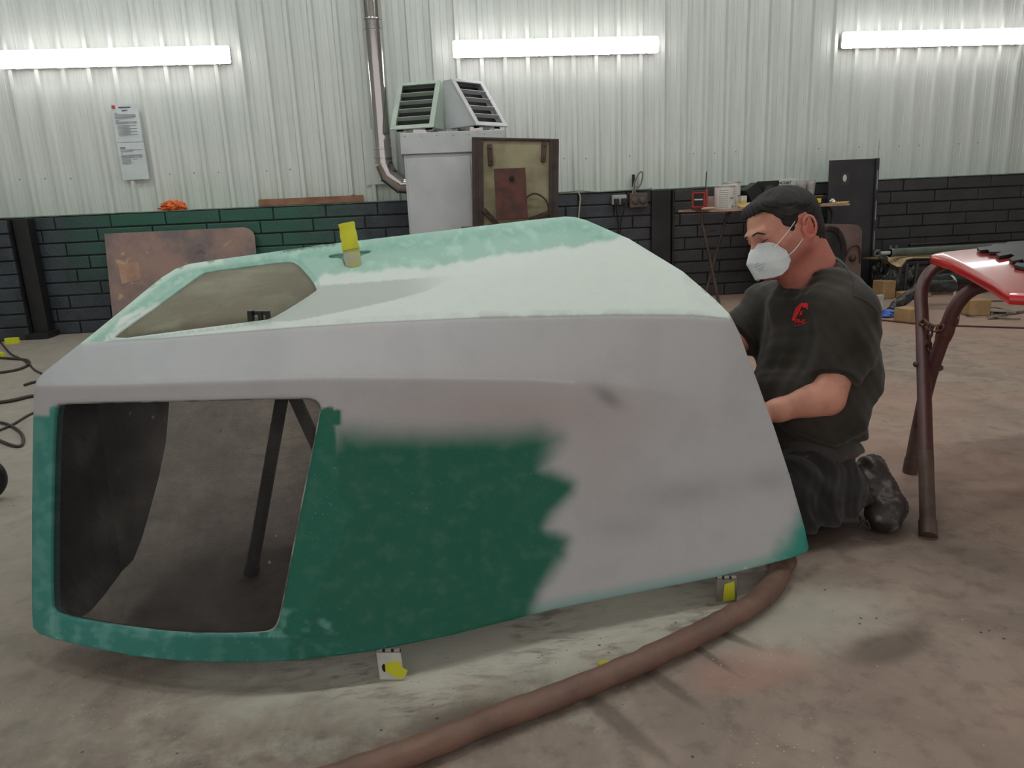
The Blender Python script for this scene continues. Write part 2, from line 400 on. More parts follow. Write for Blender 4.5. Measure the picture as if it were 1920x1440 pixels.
A, B = lampspot(850, 93, 1232, 84); LL = (B-A).length
zl = (A.z+B.z)/2
for k, (xp, yp, lab) in enumerate(((430, 101, 'long lit tube light at the left, above the two paper sheets'),
                                  (1232, 84, 'long lit tube light in the middle, right of the steel flue pipe'),
                                  (1580, 76, 'long lit tube light cut by the right edge, above the black block wall'))):
    p = PY(xp, yp, CY-.08); x = p.x-LL/2 if k < 2 else p.x+LL/2
    e = batten(LL, lab, group=None); e.location = (x, CY-.029, zl)
# the shop's ceiling fittings (outside the picture)
for i, (x, y) in enumerate(((-3.4, 4.7), (0.0, 4.7), (3.6, 4.7), (-3.4, 2.5), (0.2, 2.5), (3.6, 2.5))):
    e = batten(1.8, '%s of the three tube lights in the %s row under the shop ceiling' % (('leftmost', 'middle', 'rightmost')[i % 3], ('rear', 'front')[i//3]), group='ceiling tube lights', m=m_diffc)
    e.location = (x, y, HC-.03); e.rotation_euler = (math.pi/2, 0, 0)
# ------------------------------------------------------------------ notice, glove, plank
m_paper = mat('paper', (204, 210, 212), (190, 198, 200), 6, .8); m_ink = mat('faint_print', (138, 142, 144), None, 5, .8)
m_redp = mat('red_print', (196, 60, 44), None, 5, .7); m_ink2 = mat('dark_print', (84, 86, 90), None, 5, .8)
NY = CY-.042
A = PY(207, 196, NY)
def sheet(nm, label, x, z, hh, lines, logo):
    e = empty(nm, (x+.105, NY, z-hh), label, 'paper')
    bm = bmesh.new(); N = 8
    g = [[bm.verts.new((x+.21*i/N, NY+.004*math.sin(i*.9)-.002, z-hh*j/4)) for j in range(5)] for i in range(N+1)]
    for i in range(N):
        for j in range(4): bm.faces.new((g[i][j], g[i][j+1], g[i+1][j+1], g[i+1][j]))
    obj('page', bm, m_paper, e, smooth=True)
    bm = bmesh.new()
    for (a, b, zz, th) in lines: box(bm, (x+a, NY-.0075, z-zz-th), (x+b, NY-.0065, z-zz))
    obj('print', bm, m_ink, e)
    bm = bmesh.new()
    if logo:
        box(bm, (x+.06, NY-.0075, z-.03), (x+.155, NY-.0065, z-.021)); box(bm, (x+.08, NY-.0075, z-.052), (x+.13, NY-.0065, z-.046)); obj('heading', bm, m_ink2, e)
        obj('logo', BX((x+.008, NY-.0075, z-.034), (x+.034, NY-.0065, z-.008)), m_redp, e)
    else:
        box(bm, (x+.02, NY-.0075, z-.045), (x+.06, NY-.0065, z-.037)); obj('heading', bm, m_ink2, e)
L1 = [(.02, .045, .068, .005)]+[(.02, .185-.02*(k == 3), .080+k*.009, .004) for k in range(4)]+[(.02, .05, .125, .005)]+[(.02, .185, .137+k*.009, .004) for k in range(2)]+[(.03, .18-.05*(k % 2), .165+k*.012, .004) for k in range(7)]
L2 = [(.02, .19, .055, .004), (.02, .12, .065, .004), (.02, .035, .085, .005)]+[(.02, .185, .097+k*.009, .004) for k in range(3)]+[(.02, .09, .13+k*.011, .004) for k in range(4)]+[(.11, .15, .13, .004)]
sheet('notice_sheet', 'upper white printed sheet with a red logo, fixed to the cladding', A.x, A.z, .297, L1, True)
sheet('notice_sheet', 'lower white printed sheet, half blank, below the sheet with the red logo', A.x+.002, A.z-.301, .297, L2, False)
m_orange = mat('orange_rubber', (226, 104, 26), (176, 66, 14), 9, .5, bump=.4)
g = PY(323, 384, WALLY+.015)
bm = bmesh.new(); crumple(bm, T(g.x, WALLY+.028, 1.03), (.09, .03, .042), 4, .5, 3, 2.8)
for k in range(4):
    a = g.x-.02+k*.025; tube(bm, catmull([(a, WALLY+.02, 1.04), (a+.025, WALLY+.01, 1.075-.012*k), (a+.055, WALLY+.0, 1.05-.01*k), (a+.065, WALLY, 1.025)]), .011, 8)
tag(obj('rubber_glove', bm, m_orange, smooth=True, angle=60), 'crumpled orange rubber glove lying on the block wall ledge', 'glove')
A, B = PY(486, 381, WALLY+.01), PY(682, 376, WALLY+.01)
m_wood = mat('raw_plank', (150, 108, 84), (118, 82, 62), 6, .75, bump=.2)
bm = bmesh.new(); box(bm, (A.x, WALLY-.01, 1.005), (B.x, WALLY+.02, 1.062), None, .003); box(bm, (B.x-.1, WALLY-.012, 1.062), (B.x-.07, WALLY+.01, 1.069), None, .002)
tag(obj('wooden_plank', bm, m_wood), 'short brown wooden plank lying on the ledge left of the flue', 'plank')
# ------------------------------------------------------------------ plywood sheet leaning on the block wall
A, B = PY(198, 443, WALLY-.03), PY(469, 434, WALLY-.03)
def ply_mat():
    t = NT('weathered_plywood'); p = t.obj(); nz = t.noise(p, 3.2, 7, .65); n2 = t.noise(p, 11, 6, .7)
    base = t.mix(t.step(nz, .38, .66), lin((150, 122, 112)), lin((112, 100, 100)))
    base = t.mix(t.math('MULTIPLY', t.step(t.noise(p, 4.4, 5, .6, .8), .6, .66), .8), base, lin((196, 160, 132)))
    base = t.mix(t.step(n2, .66, .76), base, lin((190, 186, 184)))
    base = t.mix(t.step(t.noise(p, 2.6, 6, .7, 1.2), .62, .72), base, lin((70, 58, 56)))
    return t.finish(t.n('BsdfPrincipled', {'Base Color': base, 'Roughness': .7, 'Normal': t.bump(n2, .3, .01)}).outputs[0])
Wd = B.x-A.x+.02; Hd = A.z+.02
e = empty('plywood_sheet', (A.x, WALLY-.2, 0), 'scuffed brown plywood sheet with one rounded corner leaning on the left block wall', 'board')
Hl = math.hypot(Hd, .15)
poly = [(0, 0), (Wd+.02, 0), (Wd+.02, Hl-.10)]+[(Wd-.07+.09*math.cos(a), Hl-.09+.09*math.sin(a)) for a in (0.2, .5, .8, 1.1, 1.57)]+[(0, Hl)]
bm = bmesh.new(); prism(bm, poly, 0, .012, T(A.x, WALLY-.2, .002) @ RX(-math.asin(.15/Hl))); obj('board', bm, ply_mat(), e)
bm = bmesh.new(); prism(bm, [(.1, .42), (.26, .45), (.25, .60), (.09, .58)], -.002, 0, T(A.x, WALLY-.2, .002) @ RX(-math.asin(.15/Hl)))
obj('patch', bm, mat('bare_ply', (176, 140, 118), (150, 116, 98), 8, .8), e)
# ------------------------------------------------------------------ flue pipe
def steel_mat():
    t = NT('polished_steel'); nz = t.noise(t.n('Mapping', {0: t.obj(), 3: (1, 1, .15)}).outputs[0], 9, 4)
    return t.finish(t.n('BsdfPrincipled', {'Base Color': (*lin((196, 190, 188)), 1), 'Metallic': 1.0, 'Roughness': .13, 'Normal': t.bump(nz, .12, .02)}).outputs[0])
m_steel = steel_mat()
FY = WALLY-.28; fx = PY(712, 215, FY).x; fr = .074
fb = PY(722, 312, FY); e = empty('flue_pipe', (fx, FY, fb.z), 'polished steel flue pipe rising from the heater cabinet up the wall', 'pipe')
z0 = fb.z+.02; z1 = PY(705, 47, FY).z; z2 = PY(715, 283, FY).z
obj('pipe_section', TB([(fx, FY, z0), (fx, FY, z2)], fr*1.0, 32), m_steel, e, smooth=True)
obj('pipe_section', TB([(fx, FY, z2), (fx, FY, z1)], fr*.985, 32), m_steel, e, smooth=True)
obj('pipe_section', TB([(fx, FY, z1), (fx, FY, HC)], fr*.985, 32), m_steel, e, smooth=True)
def clampb(z):
    bm = bmesh.new()
    pr_ = []
    for dz in (-.035, .035):
        pr_ += [(fr*.99, z+dz-.006), (fr*1.07, z+dz-.004), (fr*1.07, z+dz+.004), (fr*.99, z+dz+.006)]
    lathe(bm, [(fr*.98, z-.05)]+pr_+[(fr*.98, z+.05)], T(fx, FY, 0), 32); return bm
obj('clamp', clampb(z1), m_steel, e, smooth=True); obj('clamp', clampb(z2-.02), m_steel, e, smooth=True)
k1 = Vector((fx, FY, z0)); cabx = PY(757, 320, FY-.0).x
el = [k1, Vector((fx+.03, FY, z0-.09)), Vector((fx+.13, FY, z0-.17)), Vector((PY(757, 290, WALLY-.62).x-.004, FY, z0-.17))]
obj('elbow', TB(el, fr*1.04, 32), m_steel, e, smooth=True, angle=20)
for i_ in (1, 2):
    p = el[i_]; d = (el[i_+1]-el[i_-1]).normalized(); obj('seam_ring', TB([p-d*.004, p+d*.004], fr*1.12, 32), m_steel, e, smooth=True)
pp = PY(712, 310, CY-.03)
bm = bmesh.new(); box(bm, (pp.x-.13, CY-.034, pp.z-.16), (pp.x+.13, CY-.030, pp.z+.3), None, .001); obj('wall_plate', bm, m_clad, e)
# ------------------------------------------------------------------ heater cabinet with two louvred outlets
m_grey = mat('cabinet_grey', (188, 190, 192), (172, 174, 178), 3, .45); m_grn = mat('greenish_hood', (178, 192, 180), (164, 176, 166), 5, .45)
m_dark = mat('dark_inside', (14, 13, 17), None, 5, .8)
HYf = WALLY-.62; hl = PY(757, 290, HYf).x; hz = PY(757, 290, HYf).z; ht = PY(752, 250, HYf).z
hw = .80; hr = hl+hw
e = empty('heater_cabinet', ((hl+hr)/2, WALLY-.35, 0), 'tall grey metal heater cabinet right of the flue pipe', 'heater')
bm = bmesh.new(); box(bm, (hl, HYf, .002), (hr, WALLY-.1, hz), None, .006); obj('body', bm, m_grey, e)
bm = bmesh.new(); box(bm, (hl-.02, HYf-.02, hz), (hr+.0, WALLY-.08, ht), None, .005); obj('top_box', bm, m_grey, e)
obj('side_door', BX((hl+.015, HYf-.008, .06), (hl+.52, HYf, hz-.03), None, .003), m_grey, e)
r0 = None
for k in range(7):
    bm = bmesh.new(); lathe(bm, [(.006, 0), (.006, .003), (.002, .005)], RX(math.pi/2), 8)
    if r0 is None: r0 = o = obj('rivet', bm, m_grey, e, local=True)
    else: bm.free(); o = r0.copy(); COL.objects.link(o)
    o.matrix_parent_inverse = world_of(e).inverted(); o.location = (hl+.02+k*.125, HYf-.0205, ht-.025)
def hood(cx, cz, yaw, label, mm, cy):
    h = empty('louvred_outlet', (cx, cy, cz), label, 'vent', None, yaw)
    w_, H, db, dt = .17, .37, .36, .10
    fr_ = -db/2
    def add(nm, bm, m): return obj(nm, bm, m, h, local=True)
    bm = bmesh.new(); lathe(bm, [(.155, -.035), (.155, .0), (.16, .004)], None, 28); add('collar', bm, m_steel)
    sl = (db-dt)/H                                   # the louvred face runs from front bottom back to the top
    bm = bmesh.new()
    for s in (-1, 1):
        x0, x1 = (s*w_, s*(w_-.004)); x0, x1 = min(x0, x1), max(x0, x1)
        vs = [[bm.verts.new((x, y, z)) for (y, z) in ((fr_, .005), (db/2, .005), (db/2, H), (fr_+sl*H, H))] for x in (x0, x1)]
        bm.faces.new(vs[0]); bm.faces.new(vs[1][::-1])
        for k in range(4): bm.faces.new((vs[0][k], vs[1][k], vs[1][(k+1) % 4], vs[0][(k+1) % 4]))
    box(bm, (-w_, db/2-.004, .005), (w_, db/2, H)); box(bm, (-w_, fr_+sl*H, H-.004), (w_, db/2, H)); box(bm, (-w_, fr_, .003), (w_, db/2, .008))
    add('housing', bm, mm)
    bm = bmesh.new()
    F = Matrix(((1, 0, 0, 0), (0, 1, 0, fr_), (0, 0, 1, .005), (0, 0, 0, 1))) @ RX(-math.atan(sl)); Ls = math.hypot(H, sl*H)
    box(bm, (-w_-.012, -.008, -.008), (w_+.012, .004, .028), F, .002); box(bm, (-w_-.012, -.008, Ls-.028), (w_+.012, .004, Ls), F, .002)
    box(bm, (-w_-.012, -.008, .02), (-w_+.03, .004, Ls-.02), F, .002); box(bm, (w_-.03, -.008, .02), (w_+.012, .004, Ls-.02), F, .002); add('face_frame', bm, mm)
    bm = bmesh.new(); box(bm, (-w_+.02, .05, .02), (w_-.02, .056, Ls-.02), F); add('shade_backing', bm, m_dark)  # near-black sheet standing in for the shade inside the outlet
    l0 = None
    for k in range(4):
        if l0 is None: l0 = o = add('louvre_blade', BX((-w_+.024, -.012, -.009), (w_-.024, .026, -.004), RX(-.12), .0015), mm)
        else: o = l0.copy(); COL.objects.link(o)
        o.matrix_local = F @ T(0, 0, .028+(k+1)*(Ls-.056)/5)
    return h
a = PY(783, 240, HYf+.22); hood(a.x+.015, ht+.036, -.34, 'left louvred metal outlet hood on the heater, green tinted, facing left', m_grn, HYf+.22)
a = PY(892, 236, HYf+.22); hood(a.x+.0, ht+.036, .72, 'right louvred metal outlet hood on the heater, facing right', m_grey, HYf+.20)
# ------------------------------------------------------------------ old framed panel and rusty plate leaning on the heater
m_brown = mat('dark_brown_frame', (66, 50, 46), (44, 34, 32), 8, .7, bump=.3); m_cream = mat('dirty_cream_board', (148, 140, 112), (116, 106, 82), 3.2, .75, bump=.2)
m_rust = mat('rusted_plate', (92, 50, 40), (58, 36, 34), 7, .7, bump=.4); m_rust2 = mat('rust_bracket', (84, 60, 48), (50, 40, 36), 9, .6, .3, bump=.3)
PYy = HYf-.26
c = [PY(855, 268, PYy+.10), PY(1019, 260, PYy+.10)]; base = PY(880, 440, PYy)
xw = (c[1].x-c[0].x)/2; tl = .055
Mp = T((c[0].x+c[1].x)/2+.05, PYy, .03) @ RY(tl) @ RX(-.10)
Hh = c[0].z+.0
e = empty('framed_panel', ((c[0].x+c[1].x)/2, PYy, 0), 'old brown framed panel with a dirty cream face leaning against the grey heater', 'panel')
bm = bmesh.new(); box(bm, (-xw, 0, 0), (xw, .02, Hh), Mp); obj('board', bm, m_cream, e)
for nm, lo, hi in (('frame_rail', (-xw, -.018, Hh-.018), (xw, 0, Hh)), ('frame_rail', (-xw, -.018, 0), (xw, 0, .05)), ('frame_stile', (-xw, -.02, .05), (-xw+.085, 0, Hh-.018)), ('frame_stile', (xw-.075, -.02, .05), (xw, 0, Hh-.018)), ('frame_bead', (-xw+.03, -.026, .05), (-xw+.045, -.02, Hh-.018)), ('frame_bead', (xw-.045, -.026, .05), (xw-.03, -.02, Hh-.018))):
    obj(nm, BX(lo, hi, Mp, .003), m_brown, e)
for (x, z, a, l) in ((-xw+.14, Hh-.13, -.05, .16), (xw-.12, Hh-.10, .05, .15), (-xw+.15, .62*Hh-.08, -.75, .19), (xw-.15, .60*Hh-.03, 1.2, .17)):
    bm = bmesh.new(); box(bm, (-.019, -.03, -l/2), (.019, 0, l/2), None, .004)
    for s in (-1, 1): lathe(bm, [(.008, 0), (.008, .006), (.003, .009)], T(0, -.03, s*l*.3) @ RX(math.pi/2), 8)
    bmesh.ops.transform(bm, matrix=Mp @ T(x, 0, z) @ RY(a), verts=bm.verts); obj('bracket', bm, m_rust2, e)
bm = tube(bmesh.new(), catmull([Mp @ Vector(v) for v in ((xw-.29, -.03, .66*Hh), (xw-.2, -.05, .70*Hh), (xw-.1, -.04, .66*Hh), (xw-.06, -.03, .55*Hh))]), .007, 8); obj('handle', bm, m_brown, e, smooth=True)
a, b = PY(926, 316, PYy-.06), PY(990, 410, PYy-.10)
e2 = tag(obj('rusty_plate', BX((a.x, -.006, 0), (b.x+.0, .006, a.z-b.z), T(0, PYy-.095, b.z) @ RX(-.10), .004), m_rust), 'rust-red steel plate with a hole leaning upright on the framed panel', 'plate')
bm = bmesh.new(); lathe(bm, [(.021, 0), (.021, .004), (.012, .006)], T((a.x+b.x)/2+.01, PYy-.095+.016, a.z-.08) @ RX(math.pi/2-.1), 14); obj('plate_hole', bm, m_dark, e2)
a, b = PY(866, 432, PYy-.12), PY(1012, 412, PYy-.12); zz = (a.z+b.z)/2
st = tag(obj('timber_bearer', BX((a.x, PYy-.19, zz-.03), (b.x, PYy-.05, zz), None, .006), mat('bearer_wood', (112, 82, 66), (70, 50, 42), 8, .8)), 'brown timber board on a stand under the rusty plate', 'board')
bm = bmesh.new()
for s in (a.x+.05, b.x-.09): box(bm, (s, PYy-.18, .002), (s+.04, PYy-.14, zz-.03), None, .003)
obj('leg', bm, m_brown, st)
bm = bmesh.new(); box(bm, (a.x+.2, PYy-.15, zz), (b.x-.0, PYy-.10, zz+.012), None, .003); obj('ledge_bar', bm, m_rust2, st)
# ------------------------------------------------------------------ sockets and cables on the block wall
m_wsock = mat('grey_socket', (168, 170, 170), None, 5, .4); m_blk = mat('black_plastic', (18, 18, 20), (28, 28, 30), 12, .4); m_brn = mat('dusty_metal_box', (96, 84, 78), (76, 66, 62), 12, .5, .3)
SY = WALLY-.002
a, b = PY(1146, 366, SY), PY(1173, 383, SY)
e = empty('double_socket', ((a.x+b.x)/2, SY, b.z), 'grey double wall socket with two black plugs on the black blocks', 'socket')
obj('face_plate', BX((a.x, SY-.045, b.z), (b.x, SY-.002, a.z), None, .006), m_wsock, e)
mx = (a.x+b.x)/2
for s in (-.033, .033):
    p_ = obj('plug', BX((mx+s-.022, SY-.085, b.z+.005), (mx+s+.022, SY-.045, a.z-.03), None, .008), m_blk, e)
    obj('cable', TB(catmull([(mx+s, SY-.07, b.z+.01), (mx+s, SY-.06, b.z-.06), (mx+s*.3, SY-.02, b.z-.2), (mx+s*.3, SY-.015, .3)]), .005, 8), m_blk, p_, smooth=True)
a, b = PY(1178, 363, SY), PY(1211, 388, SY)
e = empty('metal_switch_box', ((a.x+b.x)/2, SY, b.z), 'dusty brown metal box with two round covers right of the grey double socket', 'socket')
obj('box_body', BX((a.x, SY-.06, b.z), (b.x, SY-.002, a.z), None, .005), m_brn, e)
for s in (-.037, .037):
    bm = bmesh.new(); lathe(bm, [(.032, 0), (.032, .01), (.026, .016), (.01, .018)], T((a.x+b.x)/2+s, SY-.06, (a.z+b.z)/2) @ RX(math.pi/2), 20); obj('round_cover', bm, m_brn, e, smooth=True)
cz = a.z; cx = (a.x+b.x)/2
q = lambda x, y, o=.02: tuple(PY(x, y, SY-o))
m_cab = mat('grey_cable', (120, 118, 108), None, 5, .5)
bm = TB(catmull([q(1186, 364, .04), q(1189, 345, .04), q(1196, 328, .05), q(1203, 322, .05), q(1205, 330, .05), q(1200, 348, .04), q(1190, 352, .04), q(1192, 363, .04)]), .007, 8)
tag(obj('looped_cable', bm, m_cab, smooth=True), 'dark grey cable looping up above the brown metal box', 'cable')
bm = TB(catmull([q(1041, 361, .012), q(1066, 360, .012), q(1086, 358, .02), q(1120, 360, .012), q(1170, 357, .012), q(1210, 355, .012), q(1222, 353, .03)]), .005, 8)
tag(obj('surface_cable', bm, m_cab, smooth=True), 'thin grey cable clipped along the top of the block wall', 'cable')
bm = TB(catmull([q(1083, 359, .03), q(1088, 370, .02), q(1086, 395, .02), q(1084, 430, .02), q(1083, 520, .02)]), .007, 8)
tag(obj('drop_cable', bm, mat('cream_cable', (176, 172, 150), None, 5, .5), smooth=True), 'cream cable hanging down the blocks beside the framed panel', 'cable')
bm = bmesh.new(); p = PY(1188, 340, CY-.05); box(bm, (p.x-.012, CY-.05, 1.03), (p.x+.012, CY-.03, p.z+.06), None, .002)
tag(obj('dark_bracket', bm, m_blk), 'small black upright bracket on the cladding behind the looped cable', 'bracket')
# ================================================================== the fibreglass engine hood
def interp(tab):
    xs_ = np.array([t[0] for t in tab], float); ys_ = np.array([t[1] for t in tab], float)
    return lambda x: np.interp(x, xs_, ys_)
BOT = [(62, 1176), (72, 1186), (100, 1196), (150, 1208), (250, 1228), (330, 1236), (400, 1240), (470, 1240), (550, 1237), (700, 1218), (850, 1188), (1040, 1140), (1200, 1108), (1350, 1079), (1480, 1045), (1512, 1034), (1516, 1026)]
RIGHT = [(1516, 1026), (1508, 990), (1480, 893), (1450, 800), (1422, 722), (1400, 665), (1386, 625), (1372, 598)]
FAR = [(160, 637), (240, 572), (305, 520), (330, 504), (355, 495), (420, 485), (640, 455), (850, 430), (1000, 412), (1060, 406), (1078, 407), (1100, 413), (1180, 448), (1280, 509), (1340, 562), (1366, 588), (1372, 598)]
LEFT = [(62, 1176), (60, 1080), (60, 960), (62, 800), (64, 728), (69, 712), (80, 700), (160, 637)]
CB = [(60, 722), (200, 721), (320, 717), (600, 708), (800, 708), (1000, 712), (1150, 722), (1422, 760), (1520, 780)]     # crease between upright face and chamfer
CA = [(60, 655), (160, 643), (300, 635), (420, 625), (560, 614), (700, 605), (900, 596), (1150, 591), (1300, 592), (1372, 598), (1520, 615)]   # crease between chamfer and top
CC = [(597, 536), (857, 516), (1000, 502), (1240, 486), (1316, 480)]        # soft ridge across the top
CD = [(500, 603), (560, 599), (648, 581), (735, 562), (800, 544), (857, 516)]
def arclen_resample(pts, step):
    out = []
    for (x0, y0), (x1, y1) in zip(pts, pts[1:]):
        n = max(1, int(math.hypot(x1-x0, y1-y0)/step))
        out += [(x0+(x1-x0)*k/n, y0+(y1-y0)*k/n) for k in range(n)]
    out.append(pts[-1]); return out
def round_poly(pts, it=2, closed=False):
    for _ in range(it):
        out = [] if closed else [pts[0]]
        n = len(pts)
        for i in range(n if closed else n-1):
            a, b = pts[i], pts[(i+1) % n]
            out += [(a[0]*.75+b[0]*.25, a[1]*.75+b[1]*.25), (a[0]*.25+b[0]*.75, a[1]*.25+b[1]*.75)]
        if not closed: out.append(pts[-1])
        pts = out
    return pts
HB = .07                                                   # height of the lower edge above the floor
_bx = np.array([b[0] for b in BOT], float)
_bd = np.array([depth(PZ(b[0], b[1], HB)) for b in BOT])
f_bot = lambda x: np.interp(x, _bx, _bd)
f_boty = interp(BOT); yB, yA = interp(CB), interp(CA); yC = interp(CC); yD = interp(CD)
f_lean = interp([(60, .05), (300, .06), (900, .09), (1520, .10)])
f_ch = interp([(60, .10), (300, .11), (800, .11), (1150, .09), (1372, .06), (1520, .05)])
dB = lambda x: f_bot(x)+f_lean(x)
dA = lambda x: dB(x)+f_ch(x)
FARD = [(60, dA(60)+.0), (160, dA(160)+.03), (240, 2.08), (305, 2.36), (330, 2.44), (420, 2.47), (640, 2.56), (850, 2.66), (1078, 2.76), (1180, 2.55), (1280, 2.27), (1340, 2.13), (1372, dA(1372)+.0), (1520, 2.1)]
fd = interp(FARD); _fp = dict(FAR)
yF = interp(FAR)
def inv_depth(x, y):
    x = np.asarray(x, float); y = np.asarray(y, float)
    ib, iB, iA, iF = 1/f_bot(x), 1/dB(x), 1/dA(x), 1/fd(x)
    yb, yb_, ya, yf = f_boty(x), yB(x), yA(x), np.minimum(yF(x), yA(x)-1)
    lo = ib+(iB-ib)*(yb-y)/(yb-yb_)
    mid = iB+(iA-iB)*(yb_-y)/(yb_-ya)
    def base_top(yy): return iA+(iF-iA)*(ya-yy)/(ya-yf)
    top = base_top(y)
    # raised ridge C with its scooped facet down to D
    bump_x = np.interp(x, [380, 597, 857, 1240, 1340], [0, 1, .8, .35, 0])
    yc, yd = yC(x), np.where(x < 857, yD(x), ya)
    yd = np.maximum(yd, yc+4)
    ic = base_top(yc)*(1+.022*bump_x)
    idd = base_top(yd)*(1+.022*bump_x*np.where(x < 857, np.clip((x-600)/257, 0, 1), 0))
    up = ic+(iF-ic)*(yc-y)/np.maximum(yc-yf, 4)
    fac = idd+(ic-idd)*(yd-y)/np.maximum(yd-yc, 4)
    dn = iA+(idd-iA)*(ya-y)/np.maximum(ya-yd, 4)
    top2 = np.where(y < yc, up, np.where(y < yd, fac, dn))
    wgt = np.clip((x-380)/217, 0, 1)
    top = top*(1-wgt)+top2*wgt
    r = np.where(y > yb_, lo, np.where(y > ya, mid, top))
    r = np.where(x < 160, np.where(y > yb_, lo, mid), r)
    return r
def invs(x, y):
    x = np.asarray(x, float); y = np.asarray(y, float)
    return sum(inv_depth(x, y+k)*w_ for k, w_ in ((-7, .12), (-3.5, .22), (0, .32), (3.5, .22), (7, .12)))
def depth_at(x, y): return float(1/invs(x, y))
# openings
WIN_LOW = [(100, 760), (112, 753), (340, 749), (560, 743), (590, 745), (603, 757), (604, 775), (572, 930), (530, 1150), (522, 1176), (508, 1187), (480, 1190), (420, 1192), (320, 1189), (220, 1176), (130, 1160), (100, 1150), (92, 1136), (92, 1000), (95, 850)]
WIN_UP = [(203, 638), (228, 616), (300, 568), (368, 517), (388, 508), (470, 498), (540, 489), (556, 492), (576, 511), (597, 540), (590, 548), (545, 577), (508, 598), (480, 602), (340, 620)]
SLOT = [(613, 479), (622, 476), (640, 474), (668, 470), (696, 468), (697, 473), (678, 478), (674, 486), (680, 500), (648, 503), (642, 490), (637, 483), (618, 484)]
WL, WU, SLT = round_poly(WIN_LOW, 1, True), round_poly(WIN_UP, 1, True), round_poly(SLOT, 1, True)
def inside(poly, x, y):
    x = np.asarray(x, float); y = np.asarray(y, float); r = np.zeros(x.shape, bool); n = len(poly)
    for i in range(n):
        x0, y0 = poly[i]; x1, y1 = poly[(i+1) % n]
        c = (y0 > y) != (y1 > y)
        r ^= c & (x < (x1-x0)*(y-y0)/((y1-y0) if y1 != y0 else 1e-9)+x0)
    return r
def sdist(poly, x, y):
    """signed distance in the outline's own units, negative inside"""
    x = np.asarray(x, float); y = np.asarray(y, float); d = np.full(x.shape, 1e9); n = len(poly)
    for i in range(n):
        ax, ay = poly[i]; bx_, by = poly[(i+1) % n]; L = (bx_-ax)**2+(by-ay)**2+1e-9
        t = np.clip(((x-ax)*(bx_-ax)+(y-ay)*(by-ay))/L, 0, 1); d = np.minimum(d, np.hypot(x-ax-t*(bx_-ax), y-ay-t*(by-ay)))
    return np.where(inside(poly, x, y), -d, d)
def sm(v, a, b):
    t = np.clip((v-a)/(b-a), 0, 1); return t*t*(3-2*t)
def nz2(x, y, s, seed=0):
    return np.array([noise.fractal(Vector((a/s, b/s, seed)), 1.0, 2.0, 4) for a, b in zip(np.ravel(x), np.ravel(y))]).reshape(np.shape(x))
PRIM, PRIM2, WHITE, GREEN, TEAL, GREY2 = [np.array(lin(c)) for c in ((184, 181, 183), (166, 164, 170), (214, 218, 212), (20, 98, 78), (84, 160, 148), (150, 152, 148))]
